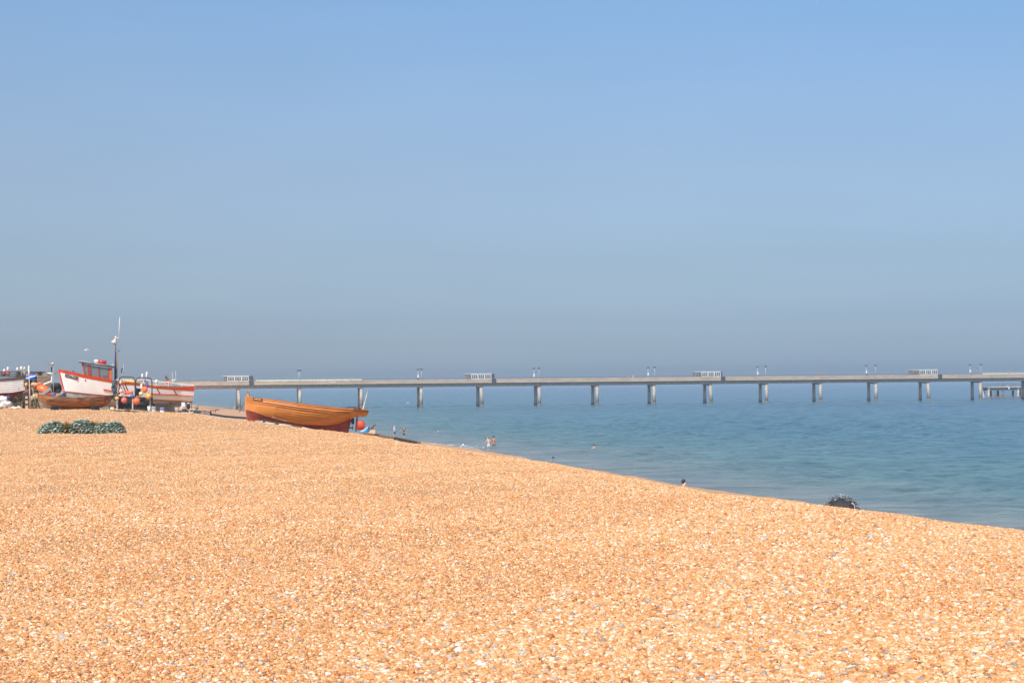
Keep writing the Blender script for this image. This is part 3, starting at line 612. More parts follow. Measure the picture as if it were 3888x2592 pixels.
# white fishing boat
YF = 112
shr = [(0, 225.5, 1401.5), (.04, 247, 1406), (.1, 276, 1411.5), (.185, 320, 1421.5), (.27, 363, 1432), (.38, 419, 1442), (.45, 452, 1449.5), (.59, 524, 1453), (.69, 578.6, 1464), (.84, 655, 1471), (.875, 672, 1470), (1, 736, 1465)]
kel = [(0, 246, 1487), (.03, 256, 1500), (.07, 270, 1514), (.15, 300, 1532), (.35, 405, 1551), (.6, 530, 1556), (.8, 640, 1559), (.88, 676, 1559), (.90, 683, 1540), (.92, 700, 1532), (1, 728, 1529)]
hb = [(0, .03), (.04, .35), (.1, .75), (.2, 1.2), (.35, 1.55), (.6, 1.65), (.85, 1.5), (1, 1.3)]
v0 = [(0, 0), (.2, .0), (.4, .06), (.6, .12), (.8, .28), (.89, .38), (.91, 0), (1, 0)]
pw = [(0, 1.0), (.1, .85), (.25, .5), (.5, .30), (.8, .28), (.9, .28), (.92, .2), (1, .2)]
hf = Hull(shr, kel, hb, v0, pw, YF)
boot = hf.v_of([(220, 1482), (247, 1486), (300, 1492), (355, 1497.5), (419, 1502.5), (535, 1514.6), (591, 1518), (655, 1521), (740, 1526)])
bandv = hf.v_of([(220, 1411), (228, 1412), (275, 1423.5), (323, 1434.5), (387, 1446.5), (419, 1451.5), (452, 1458.5), (524, 1462), (578, 1471.5), (655, 1479), (700, 1482), (740, 1484.5)])
fb = thing('fishing_boat', 'large white fishing boat with red gunwale band and wheelhouse, drawn up on shingle', 'fishing boat', spot(500, YF))
hf.shell(ts, boot, bandv, 10).build('hull', GELW, fb, True)
hf.shell(ts, bandv, lambda t: 1, 3, off=.03).build('gunwale_band', REDP, fb, True)
hf.shell(ts, lambda t: 0, boot, 7).build('bottom', ANTIW, fb, True)
hf.band(ts[:-1]+[.999], lambda t: boot(t), lambda t: .035, .035).build('boot_stripe', DKRED, fb)
rub = hf.v_of([(380, 1476), (389, 1477.5), (430, 1484.5), (578, 1495), (655, 1499), (740, 1504.5)])
for a_, b_ in ((.33, .40), (.66, 1.0)):
    tt = list(np.linspace(a_, b_, 14)); hf.band(tt, rub, lambda t: .04, .07).build('rubbing_strake', REDP, fb)
m = MB(); 
m.rows([[hf.pt(t, bandv(t)*.98, 1, -.02) for t in ts], [hf.pt(t, bandv(t)*.98, -1, -.02) for t in ts]]); m.build('deck', mat('deck_paint', (.38, .36, .33), .7, .15), fb)
m = MB(); tr_ = [hf.pt(1, v, 1) for v in np.linspace(0, 1, 7)]+[hf.pt(1, v, -1) for v in np.linspace(1, 0, 7)]; m.add(tr_, [tuple(range(len(tr_)))]); m.build('transom', GELW, fb, solid=.05)
m = MB(); m.tube([hf.pt(0, v, 0)+Vector((-.03, 0, 0)) for v in np.linspace(-.02, 1, 8)]+[ ], .07, 6); m.build('stem_post', REDP, fb)
m = MB(); m.tube([hf.pt(t, 0, 0) for t in (0, .03, .07, .15, .35, .6, .8, .88)], .07, 6); m.build('keel', ANTIW, fb)
for tt in (.455, .475, .495, .72, .845):
    m = MB(); m.tube([hf.pt(tt, bandv(tt), 1, .02), hf.pt(tt+.012, (bandv(tt)+rub(tt))/2, 1, .02), hf.pt(tt+.022, rub(tt+.022), 1, .02)], .035, 5); m.build('side_rib', DKRED, fb)
a, b = hf.at(247.5, 1424, .05), hf.at(296, 1436.5, .05)
m = MB(); m.bar(a, b, .04, .20); nb_ = m.build('name_board', BLACK, fb, bevel=.01)
m = MB(); d = b-a; m.bar(a+d*.93+Vector((0, -.012, 0)), a+d*1.0+Vector((0, -.012, 0)), .045, .19); m.build('board_end', DKRED, nb_)
m = MB(); r0 = random.Random(3)   # worn-away lettering: pale broken strokes
for k in range(13):
    if k == 6: continue
    c = a+d*(.12+k*.06); m.box(c+Vector((0, -.028, 0)), (.045, .008, .07+.03*r0.random())); 
m.build('faded_lettering', GREYP, nb_)
# wheelhouse
YN, YR = YF-1.0, YF+1.0
def both(fn):
    for yy in (YN, YR): fn(yy)
wh = MB()
m = MB(); 
for (x1, y1, x2, y2, w_) in ((312, 1377, 324, 1422, .11), (338, 1384, 341, 1425, .2), (375, 1391, 378.5, 1434, .1), (412, 1396, 412, 1440, .08)):
    for yy in (YN, YR): m.bar(hf.W(x1, y1, yy), hf.W(x2, y2, yy), w_*.9, w_)
m.build('window_post', DKRED, fb)
m = MB()
for yy in (YN, YR): m.bar(hf.W(420.5, 1397, yy), hf.W(420.5, 1442, yy), .1, .17)
m.build('rear_post', mat('orange_brown_post', (.50, .12, .04), .5, .1), fb)
for (xa, ya, xb, yb) in ((312, 1377, 338, 1384), (338, 1384, 375, 1391), (375, 1391, 418, 1397)):
    for yy in (YN, YR):
        low = {312: ((324, 1421), (341, 1423)), 338: ((341, 1423), (378, 1433)), 375: ((378, 1433), (420, 1440))}[xa]
        m = MB(); m.add([hf.W(xa, ya, yy), hf.W(xb, yb, yy), hf.W(*low[1], yy), hf.W(*low[0], yy)], [(0, 1, 2, 3)]); m.build('window', GLASS, fb, solid=.01)
m = MB(); m.add([hf.W(312, 1377, YN), hf.W(312, 1377, YR), hf.W(324, 1421, YR), hf.W(324, 1421, YN)], [(0, 1, 2, 3)]); m.build('windscreen', GLASS, fb, solid=.01)
m = MB()
for yy in (YN, YR): 
    m.bar(hf.W(322, 1422, yy), hf.W(424, 1443, yy), .08, .07)
m.build('window_sill', REDP, fb)
m = MB(); P = [hf.W(299, 1372, YN-.2), hf.W(437, 1389, YN-.2), hf.W(437, 1389, YR+.2), hf.W(299, 1372, YR+.2)]
m.add(P+[p-Vector((0, 0, .16 if i in (1, 2) else .06)) for i, p in enumerate(P)], [(0, 1, 2, 3), (7, 6, 5, 4), (0, 4, 5, 1), (1, 5, 6, 2), (2, 6, 7, 3), (3, 7, 4, 0)]); rf = m.build('roof', ROOFG, fb)
m = MB(); m.tube([hf.W(297, 1369.5, YF), hf.W(340, 1374, YF), hf.W(352, 1379, YF)], .02, 5); m.tube([hf.W(297, 1369.5, YF-.5), hf.W(345, 1376, YF-.5)], .02, 5); m.build('roof_rail', GALV, rf)
m = MB(); m.bar(hf.W(358, 1379, YF-.3), hf.W(406, 1386, YF-.3), .3, .05); ra = m.build('raft_cradle', WHITE, fb)
m = MB(); m.tube([hf.W(359, 1373, YF-.3), hf.W(362, 1371, YF-.3), hf.W(373, 1372, YF-.3)], [.1, .13, .13], 10); m.build('canister_end', WHITE, fb, True)
m = MB(); m.tube([hf.W(373, 1372, YF-.3), hf.W(404, 1378, YF-.3)], .15, 12); m.build('raft_canister', mat('canister_red', (.50, .04, .03), .35, .08), fb, True)
m = MB(); m.box(hf.W(431, 1387, YF), (.35, .5, .1)); m.tube([hf.W(428, 1387, YF), hf.W(429, 1376, YF)], .04, 6); m.build('roof_vent', GALV, fb)
m = MB(); 
for yy in (YN, YR): m.bar(hf.W(324, 1434, yy), hf.W(424, 1453, yy), .06, .4)
m.build('cabin_side', DKRED, fb)
m = MB(); m.box(hf.W(402, 1434, YF), (.35, .5, .35)); m.build('helm_console', BLACK, fb)
m = MB(); m.tube([hf.W(275, 1411, YF-.4), hf.W(277, 1408, YF-.4), hf.W(281, 1411, YF-.4)], .04, 6); m.build('fairlead', STEEL, fb)
# mast
m = MB(); m.tube([hf.W(441, 1455, YF-.2), hf.W(441.5, 1400, YF-.2), hf.W(442.5, 1328, YF-.2)], [.085, .08, .05], 10); ms = m.build('mast', MASTW, fb, True)
m = MB(); m.tube([hf.W(437, 1452, YF-.3), hf.W(437.5, 1390, YF-.3), hf.W(438.5, 1330, YF-.3)], [.06, .055, .03], 8); m.build('furled_sail', NAVY, ms, True)
m = MB(); m.tube([hf.W(439, 1328, YF-.2), hf.W(440, 1303, YF-.2)], .025, 6); m.box(hf.W(442, 1325.5, YF-.2), (.09, .08, .05)); m.tube([hf.W(433, 1330, YF-.2), hf.W(442, 1328, YF-.2), hf.W(450, 1334, YF-.2), hf.W(456, 1329, YF-.2)], .018, 5); m.box(hf.W(453.5, 1331, YF-.2), (.09, .05, .04), Matrix.Rotation(-.7, 3, 'Y')); m.build('masthead', STEEL, ms)
m = MB(); c = hf.W(433, 1300, YF-.2); m.lathe(c, [(.02, -.14), (.1, -.10), (.2, 0), (.2, .02), (.1, .14), (.06, .24)], 14, Matrix.Rotation(.12, 3, 'Y') @ Matrix.Rotation(.25, 3, 'Y')); m.tube([hf.W(436, 1290, YF-.2), hf.W(441, 1276, YF-.2)], .06, 8); m.build('radar_reflector', mat('bleached_fabric', (.70, .60, .52), .6, .1, 8), ms, True)
m = MB(); m.tube([hf.W(440, 1285, YF-.2), hf.W(454, 1281, YF-.2)], .025, 6); m.tube([hf.W(451, 1281, YF-.2), hf.W(453, 1243, YF-.2), hf.W(454.5, 1203, YF-.2)], [.03, .024, .018], 6); m.build('antenna', WHITE, ms, True)
m = MB(); m.tube([hf.W(440.5, 1441, YN), hf.W(546, 1441.5, YN), hf.W(640, 1452, YN), hf.W(736, 1462.5, YN)], .028, 6)
for px in (470, 500, 546, 594, 640, 690, 733): 
    py = float(np.interp(px, [440, 546, 640, 736], [1441, 1441.5, 1452, 1462])); m.tube([hf.W(px, py, YN), hf.W(px, py+14, YN)], .022, 5)
m.build('deck_rail', WHITE, fb)
m = MB(); m.tube([hf.W(505, 1446, YF), hf.W(580, 1451, YF), hf.W(655, 1461, YF), hf.W(736, 1467, YF)], .03, 6); m.build('inner_rail', GALV, fb)
m = MB(); m.tube([hf.W(736, 1467, YF), hf.W(726, 1549, YF)], .03, 6); m.bar(hf.W(728, 1528, YF), hf.W(726, 1549, YF), .04, .05); m.build('rudder_post', GALV, fb)
# opening in the hull side where nets are worked
m = MB(); pp = [hf.at(x_, y_, .02) for x_, y_ in ((515, 1500), (534, 1501), (534, 1475), (515, 1473))]; m.add(pp, [(0, 1, 2, 3)]); m.build('side_hatch', BLACK, fb, solid=.02)
# small old clinker boat in front of the fishing boat
YW = 104
shr = [(0, 146, 1495), (.1, 170, 1499), (.3, 232, 1505), (.5, 290, 1508), (.7, 345, 1507), (.88, 400, 1503), (1, 431, 1498)]
kel = [(0, 144, 1520), (.06, 150, 1538), (.12, 165, 1548), (.3, 232, 1552), (.5, 290, 1554), (.7, 345, 1553), (.85, 392, 1545), (.95, 416, 1530), (1, 426, 1512)]
hb = [(0, .04), (.06, .35), (.15, .75), (.3, 1.0), (.5, 1.1), (.7, 1.0), (.85, .7), (.95, .3), (1, .05)]
v0 = [(0, 0), (1, 0)]; pw = [(0, .9), (.12, .6), (.4, .42), (.7, .5), (1, .8)]
hw = Hull(shr, kel, hb, v0, [(0, 1.2), (.12, 1.0), (.4, .8), (.7, .85), (1, 1.1)], YW, True)
wb = thing('rowing_boat', 'old brown clinker boat lying in front of the white fishing boat bow', 'boat', spot(290, YW))
wlb = hw.v_of([(140, 1521), (160, 1526), (190, 1538), (230, 1547), (260, 1556), (440, 1560)])
hw.shell(ts, wlb, lambda t: 1, 1, clink=8, step=.04).build('planking', WORN, wb)
hw.shell(ts, lambda t: 0, wlb, 4, off=.01).build('bottom', mat('flaked_grey_bottom', (.36, .35, .34), .8, .2, 5), wb, True)
hw.band(ts, lambda t: .965, lambda t: .06, .05).build('gunwale', TIMB, wb)
m = MB(); m.rows([[hw.pt(t, .6, 1, -.05) for t in ts], [hw.pt(t, .6, -1, -.05) for t in ts]]); m.build('floor_boards', TIMB, wb)
for t_ in (.25, .5, .75):
    m = MB(); m.bar(hw.pt(t_, .85, 1, -.05), hw.pt(t_, .85, -1, -.05), .2, .04); m.build('thwart', TIMB, wb)
m = MB(); m.tube([hw.pt(0, v, 0) for v in (0, .5, 1.05)], .05, 6); m.tube([hw.pt(1, v, 0) for v in (0, .5, 1.05)], .05, 6); m.build('stem_post', TIMBD, wb)

def grounded(px, Y): return spot(px, Y)
def simple(name, label, cat, mb, m, px, Y, group=None, smooth=False, bevel=0, solid=0):
    o = mb.build(name, m, None, smooth, origin=spot(px, Y), bevel=bevel, solid=solid); return tag(o, label, cat, group)

# big pale boat cut by the frame on the left
YL = 118
shr = [(0, -330, 1440), (.2, -250, 1452), (.5, -120, 1448), (.8, 30, 1436), (1, 93, 1431)]
kel = [(0, -310, 1500), (.1, -270, 1530), (.5, -120, 1538), (.85, 50, 1530), (1, 92, 1518)]
hb = [(0, .05), (.2, 1.2), (.5, 1.8), (.85, 1.6), (1, 1.35)]
hL = Hull(shr, kel, hb, [(0, 0), (.5, .05), (1, .1)], [(0, .9), (.3, .35), (1, .16)], YL)
lb = thing('fishing_boat', 'white plank-sided boat with maroon bottom and dark rails, cut by the frame', 'fishing boat', spot(-80, YL))
t0 = list(np.linspace(0, 1, 33))
hL.shell(t0, lambda t: .43, lambda t: .96, 1, clink=7, step=.04).build('planking', GELW, lb)
hL.shell(t0, lambda t: 0, lambda t: .43, 6).build('bottom', MAROON, lb, True)
hL.band(t0, lambda t: .96, lambda t: .11, .07).build('gunwale', mat('dark_brown_rail', (.12, .085, .075), .6, .15), lb)
m = MB(); m.rows([[hL.pt(t, .9, 1, -.05) for t in t0], [hL.pt(t, .9, -1, -.05) for t in t0]]); m.build('deck', TIMB, lb)
m = MB(); tr_ = [hL.pt(1, v, 1, .0) for v in np.linspace(0, 1, 7)]+[hL.pt(1, v, -1, .0) for v in np.linspace(1, 0, 7)]; m.add(tr_, [tuple(range(len(tr_)))]); m.build('transom', GREYP, lb, solid=.05)
m = MB(); a = hL.pt(.955, .7, 1, .09); p1 = hL.W(78, 1440, YL-1.55); p2 = hL.W(94, 1440, YL-1.5); 
m.box((hL.W(86, 1458, YL).x, hL.pt(.95, .7, 1).y-.03, hL.W(86, 1458, YL).z), (16/sc(YL), .05, 38/sc(YL))); m.build('stern_panel', GREYP, lb)
for k, (ya, yb) in enumerate(((1412, 1410), (1421, 1419), (1428.5, 1427))):
    m = MB(); m.tube([hL.W(-200, ya+4, YL-1.4), hL.W(0, ya, YL-1.4), hL.W(82, yb, YL-1.3)], .035, 6); m.build('guard_rail', STEEL, lb)
m = MB()
for px in (5, 35, 66, 84): m.tube([hL.W(px, 1410, YL-1.35), hL.W(px, 1432, YL-1.4)], .03, 6)
m.build('stanchion', STEEL, lb)
m = MB(); m.box(hL.W(78, 1424, YL-.6), (.6, .5, .3)); m.box(hL.W(72, 1419, YL-.6), (.25, .4, .35)); m.build('net_hauler', mat('rusty_steel', (.16, .10, .07), .8, .3, 6), lb)
for k, px in enumerate((-40, 20, 60)):
    m = MB(); m.bar(hL.W(px, 1530, YL-.8), hL.W(px, 1558, YL-.8), .3); m.build('prop', TIMBD, lb)
# dan buoys standing in it
for k, (px, y0_, y1_, colr, lb_, lean) in enumerate(((13, 1400, 1428, 0, 'white topped marker float with dull red collar, leftmost on the railed boat', 4), (30, 1392, 1427, 1, 'marker float with bright red collar on the railed boat', 0),
        (66, 1394, 1424, 2, 'slim pale float standing just left of the tallest white one', 0), (81, 1390, 1424, 2, 'stout cream float standing by the net hauler', 0), (92, 1392, 1424, 2, 'faint cream float standing right of the net hauler', 1))):
    o = thing('marker_float', lb_, 'float', hL.W(px, y1_, YL-1), 'marker floats standing on the railed boat')
    A, Bq = hL.W(px, y1_, YL-1), hL.W(px+lean, y0_, YL-1)
    m = MB(); m.tube([A, A.lerp(Bq, .5), Bq], [.025, .03, .02], 6); m.build('staff', TIMBP, o)
    m = MB(); m.tube([A.lerp(Bq, .55), A.lerp(Bq, .62), A.lerp(Bq, .9), Bq], [.03, .085, .075, .03], 8); m.build('float_body', WHB if k < 4 else CRB, o, True)
    if colr < 2:
        m = MB(); m.tube([A.lerp(Bq, .08), A.lerp(Bq, .14), A.lerp(Bq, .5), A.lerp(Bq, .55)], [.05, .16, .15, .05], 10); m.build('collar', DKRED if colr == 0 else PKB, o, True)

# beige boat further back with brown cabin top
YG = 150
shr = [(0, 95, 1432), (.3, 125, 1428), (.7, 165, 1426), (1, 196, 1424)]
kel = [(0, 100, 1478), (.5, 150, 1484), (1, 193, 1472)]
hG = Hull(shr, kel, [(0, 1.2), (.5, 1.7), (.9, 1.2), (1, .6)], [(0, .1), (1, 0)], [(0, .35), (.6, .4), (1, .6)], YG)
gb = thing('motor_boat', 'beige hulled boat with flat brown cabin top, behind the orange dinghy', 'boat', spot(145, YG))
t1 = list(np.linspace(0, 1, 17))
hG.shell(t1, lambda t: 0, lambda t: 1, 8).build('hull', BEIGE, gb, True)
hG.band(t1, lambda t: .985, lambda t: .04, .06).build('rubbing_strake', WHITE, gb)
m = MB(); m.rows([[hG.pt(t, .97, 1, -.03) for t in t1], [hG.pt(t, .97, -1, -.03) for t in t1]]); m.build('deck', BEIGE, gb)
m = MB(); tr_ = [hG.pt(1, v, 1) for v in np.linspace(0, 1, 6)]+[hG.pt(1, v, -1) for v in np.linspace(1, 0, 6)]; m.add(tr_, [tuple(range(len(tr_)))]); m.build('transom', WHITE, gb, solid=.06)
m = MB(); m.tube([hG.W(195.5, 1424, YG-1), hG.W(196, 1450, YG-1)], .06, 6); m.tube([hG.W(164, 1459, YG-1.5), hG.W(196, 1447, YG-1.3)], .07, 6); m.build('white_stripe', WHITE, gb)
m = MB(); a = hG.W(95, 1414, YG-1); b = hG.W(168, 1414, YG+1); c = hG.W(168, 1429, YG)
m.box(((a.x+b.x)/2, YG, (a.z+c.z)/2), (b.x-a.x, 2.0, a.z-c.z)); m.build('cabin', BROWNC, gb, bevel=.05)
m = MB(); m.box(((a.x+b.x)/2, YG, a.z+.05), (b.x-a.x+.2, 2.2, .08)); m.build('cabin_roof', STEEL, gb)
m = MB(); m.box(hG.W(175, 1423, YG), (.5, .8, .35)); m.build('helm_seat', TIMB, gb)
m = MB(); m.ball(hG.W(190, 1417, YG-.5), .3, 10, (1, .5, .25)); m.build('radar_dome', WHITE, gb, True)
m = MB(); m.tube([hG.W(182, 1424, YG), hG.W(182, 1378, YG)], .035, 6); m.build('mast', MASTW, gb)

# blue dinghy resting on a stack
o = thing('dinghy', 'bright blue plastic dinghy lying keel up on dark crates', 'dinghy', W(118, 1446, 112))
m = MB(); A, Bq = W(97, 1440, 112), W(139, 1428, 112)
m.tube([A, A.lerp(Bq, .12), A.lerp(Bq, .5), A.lerp(Bq, .92), Bq], [.05, .2, .27, .24, .1], 12); m.build('hull', BLUEP, o, True)
m = MB(); m.tube([W(100, 1437, 111.75), W(136, 1426, 111.75)], .04, 5); m.build('keel_strip', WHB, o)
m = MB(); m.box(W(109, 1455, 112), (.55, .5, .5)); m.box(W(124, 1448, 112), (.5, .5, .28), Matrix.Rotation(-.3, 3, 'Y'))
tag(m.build('crate_stack', STEEL, None, origin=W(112, 1460, 112)), 'dark stacked fish crates under the blue dinghy', 'crates')

# orange upturned dinghy with dark cover stripe
o = thing('inflatable_boat', 'big orange rounded inflatable leaning behind the old brown boat', 'inflatable boat', W(168, 1497, 108))
m = MB(); m.ball(W(166, 1479, 108), .48, 16, (1.05, .7, .62), Matrix.Rotation(.42, 3, 'Y')); m.build('hull', ORB, o, True)
m = MB(); m.ball(W(181, 1492, 107.7), .34, 14, (1.0, .6, .45), Matrix.Rotation(.1, 3, 'Y')); m.build('side_tube', mat('red_orange_rubber', (.85, .09, .02), .4, .06), o, True)
m = MB(); m.bar(W(160, 1497, 107.5), W(192, 1474, 107.5), .12, .2); m.build('cover_strap', GREYP, o)
# blue drum
def bucket(px, py, wpx, hpx, Y, m_, label, cat='bucket', name='bucket', group=None, rim=WHITE, band=None):
    s = sc(Y); r = wpx/2/s; h = hpx/s; base = W(px, py+hpx/2, Y)
    o = thing(name, label, cat, base, group)
    m = MB(); m.lathe(base, [(r*.82, 0), (r, h*.96), (r*.9, h*.96), (r*.75, h*.3)], 16); m.build('body', m_, o, True)
    m = MB(); m.lathe(base+Vector((0, 0, h*.93)), [(r*1.0, 0), (r*1.1, .01), (r*1.1, h*.07), (r*.8, h*.07)], 16); m.build('rim', rim, o)
    m = MB(); m.tube([base+Vector((-r, 0, h*.9)), base+Vector((-r*.8, -r*.5, h*.6)), base+Vector((0, -r*1.05, h*.5)), base+Vector((r*.8, -r*.5, h*.6)), base+Vector((r, 0, h*.9))], .012, 5); m.build('handle', GALV, o)
    if band: m = MB(); m.lathe(base+Vector((0, 0, h*.2)), [(r*.93, 0), (r*.97, h*.35)], 16); m.build('label_band', band, o)
    return o
bucket(204, 1495, 22, 11, 106, BLUEP, 'blue plastic tub behind the old brown boat, beside the orange inflatable', 'tub', 'tub')
bucket(566, 1554, 12, 26, 102.5, WHB, 'pale white bucket under the rack leg, leftmost of the four', group='buckets on the shingle by the fishing boat')
bucket(584, 1555, 16, 25, 102.3, GREYP, 'grey bucket with pale blue band, second of the four', group='buckets on the shingle by the fishing boat', band=mat('pale_blue_band', (.50, .62, .78), .4, .05))
bucket(616, 1558, 16, 22, 102, mat('royal_blue_plastic', (.05, .055, .30), .4, .08), 'royal blue bucket with white patch and rim', group='buckets on the shingle by the fishing boat', band=WHB)
bucket(672, 1557, 16, 23, 101.8, mat('beige_plastic', (.40, .33, .26), .5, .08), 'beige bucket nearest the fishing boat stern', group='buckets on the shingle by the fishing boat')
bucket(747, 1545, 14, 20, 112, mat('grey_drum', (.20, .24, .26), .5, .1), 'grey drum standing on boards right of the fishing boat stern', 'drum', 'drum', rim=GALV)

# outboard and helmet-shaped winch at the stern
o = thing('outboard_motor', 'black outboard motor with white top under the fishing boat stern', 'outboard motor', spot(716, 107))
m = MB(); m.tube([W(714, 1530, 107), W(714, 1532, 107), W(715, 1548, 107), W(716, 1552, 107)], [.08, .13, .12, .06], 12); m.build('cowl', BLACK, o, True)
m = MB(); m.ball(W(715, 1531, 107), .11, 10, (1, .9, .4)); m.build('cowl_top', WHITE, o, True)
m = MB(); m.tube([W(716, 1552, 107), W(716, 1566, 107)], .06, 8); m.ball(W(712, 1562, 107), .16, 10, (1.2, .8, .6)); m.build('leg', BLACK, o, True)
o = thing('winch', 'squat dark winch drum on timber base beside the black outboard', 'winch', spot(698, 106))
m = MB(); m.tube([W(692, 1558, 106), W(708, 1558, 106)], .13, 12); m.build('drum', STEEL, o, True)
m = MB(); m.box(W(700, 1565, 106), (.5, .45, .14)); m.build('base', TIMBD, o)
m = MB(); m.tube([W(690, 1541, 106), W(694, 1548, 106), W(698, 1556, 106)], [.06, .03, .03], 6); m.build('handle', WHB, o)
bx = MB().box(W(690, 1549, 107.5), (.2, .25, .2)); simple('crate', 'small pale orange box behind the winch', 'box', bx, mat('salmon_plastic', (.75, .42, .30), .5, .06), 690, 107.5)
bx = MB().box(W(697, 1535, 109), (.22, .3, .28)); simple('crate', 'pale blue-white box wedged under the fishing boat quarter', 'box', bx, mat('pale_box', (.62, .74, .74), .5, .08), 697, 109)

# buoy rack: two hoops on a wheeled bed
YK = 107
rk = thing('buoy_rack', 'dark steel rack of two rounded hoops hung with buoys', 'rack', spot(512, YK))
def hoop(x0, x1, top, bot, Y):
    m = MB(); m.tube([W(x0, bot, Y), W(x0, top+16, Y), W(x0+2, top+6, Y), W(x0+8, top+1, Y), W(x0+14, top, Y), W(x1-14, top+1, Y), W(x1-7, top+3, Y), W(x1-2, top+9, Y), W(x1, top+18, Y), W(x1, bot, Y)], .04, 7); m.build('hoop', STEEL, rk, True)
hoop(452.5, 513, 1430, 1510, YK); hoop(515.5, 577, 1433, 1565, YK)
m = MB()
for y_ in (YK, YK+.9): m.bar(W(434, 1506, y_), W(580, 1513, y_), .08, .12)
m.build('bed', TIMBD, rk)
for px, mm_ in ((446, GALV), (504.5, GALV), (571, GALV)):
    m = MB(); m.tube([W(px, 1508, YK), W(px-1, 1556+ (px-446)*.08, YK)], .06, 6); m.build('leg', mm_, rk)
m = MB(); m.bar(W(516, 1508, YK), W(516, 1562, YK), .07); m.bar(W(575, 1508, YK), W(576, 1565, YK), .08); m.build('upright', STEEL, rk)
m = MB(); m.bar(W(450, 1500, YK-.15), W(482, 1502, YK-.15), .05, .06); m.build('cross_rail', WHITE, rk)
buoys = [(458, 1450, 5.5, CRB, 'long cream buoy hanging inside the left hoop', (.9, .8, 1.45)), (460, 1484, 8, PPB, 'faded pink and white buoy hanging below the cream one', 0), (444, 1512, 8, YLB, 'small amber buoy under the rack at its left end', 0),
 (471, 1518.5, 11.5, PKB, 'coral pink buoy hanging low beside the small amber one', 0), (518, 1522, 14, ORB, 'largest orange buoy hanging low in the middle', 0), (502, 1503, 7, BLB, 'dark blue buoy tucked behind the largest orange one', (1, 1, 1.1)),
 (550, 1478, 11, ORB, 'orange buoy hanging high in the right hoop', (1, .9, 1.15)), (535.5, 1494, 8.5, CRB, 'cream buoy with a dark eye between two orange ones', 0), (564, 1503.5, 12.5, YLB, 'large amber buoy on the right end of the rack', 0)]
for px, py, r, m_, lb_, sq in buoys:
    Yb = YK-.35; rr = r/sc(Yb); c = W(px, py, Yb)
    o = thing('buoy', lb_, 'buoy', c, 'buoys hanging on the steel rack')
    m = MB(); m.ball(c, rr, 18, sq or (1, 1, 1)); bo = m.build('float_ball', m_, o, True)
    m = MB(); zz = rr*(sq[2] if sq else 1); m.lathe(c+Vector((0, 0, zz*.93)), [(rr*.25, 0), (rr*.18, rr*.28)], 10); m.build('eye', STEEL if r < 12 else BLB, o)
    m = MB(); top = 1434 if py < 1498 else 1508; 
    if W(px, top, YK).z > c.z: m.tube([c+Vector((0, 0, zz*1.1)), W(px+1, top, YK)], .012, 4)
    else: m.tube([c+Vector((0, 0, zz)), c+Vector((0, .3, zz+.2))], .012, 4)
    m.build('lanyard', ROPE, o)
def fender(px, py, w_, h_, m_, label, name='fender', lean=0, Y=YK-.3):
    o = thing(name, label, 'fender', W(px, py, Y), 'fenders hanging on the steel rack'); s = sc(Y)
    A, Bq = W(px-lean/2, py+h_/2, Y), W(px+lean/2, py-h_/2, Y); r = w_/2/s
    m = MB(); m.tube([A, A.lerp(Bq, .06), A.lerp(Bq, .15), A.lerp(Bq, .85), A.lerp(Bq, .94), Bq], [r*.3, r*.8, r, r, r*.8, r*.3], 12); m.build('fender_body', m_, o, True)
    m = MB(); m.tube([Bq, Bq+Vector((0, .1, .15))], .015, 4); m.build('lanyard', ROPE, o)
fender(558, 1459, 9, 25, BLB, 'blue sausage fender in the right hoop', lean=-3)
fender(537, 1466, 8, 21, WHB, 'white sausage fender left of the blue one')
fender(488, 1490.5, 11, -5, mat('orange_red_rubber', (.85, .10, .03), .4, .05), 'orange-red tube lying across the rack under the left hoop', lean=-36)
o = MB(); o.tube([W(475, 1446, YK+.6), W(500, 1448.5, YK+.6), W(524, 1451, YK+.6)], [.09, .07, .06], 8); tag(o.build('oar_bag', YELP, None, True, origin=W(500, 1449, YK+.6)), 'long yellow tube lying behind the two hoops', 'tube')
m = MB(); m.box(W(427, 1551, 103), (.2, .22, .22)); simple('tub', 'small orange and white tub at the stern of the old brown boat', 'tub', m, mat('orange_white', (.80, .55, .38), .5, .2, 14), 427, 103)
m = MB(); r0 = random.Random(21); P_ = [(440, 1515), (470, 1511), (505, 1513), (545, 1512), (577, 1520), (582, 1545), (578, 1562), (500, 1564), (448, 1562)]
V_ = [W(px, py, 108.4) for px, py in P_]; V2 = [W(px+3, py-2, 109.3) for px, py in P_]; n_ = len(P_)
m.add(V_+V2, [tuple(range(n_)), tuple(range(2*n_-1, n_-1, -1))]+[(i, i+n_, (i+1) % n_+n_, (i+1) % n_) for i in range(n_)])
simple('shade_sheet', 'black sheet added as the dark shade behind the buoy rack legs', 'shade_sheet', m, mat('shade_black', (.022, .022, .024), .8, .3, 6), 510, 108.8, bevel=.04)  # black solid put in for the deep shade under the hull
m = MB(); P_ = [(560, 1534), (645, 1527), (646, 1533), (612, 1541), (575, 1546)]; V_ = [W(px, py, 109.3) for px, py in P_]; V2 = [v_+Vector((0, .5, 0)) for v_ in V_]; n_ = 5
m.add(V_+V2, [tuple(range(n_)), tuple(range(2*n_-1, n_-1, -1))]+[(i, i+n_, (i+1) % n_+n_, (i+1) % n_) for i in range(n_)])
simple('support_wedge', 'long black timber wedge under the fishing boat hull', 'wedge', m, TIMBD, 600, 109.5)
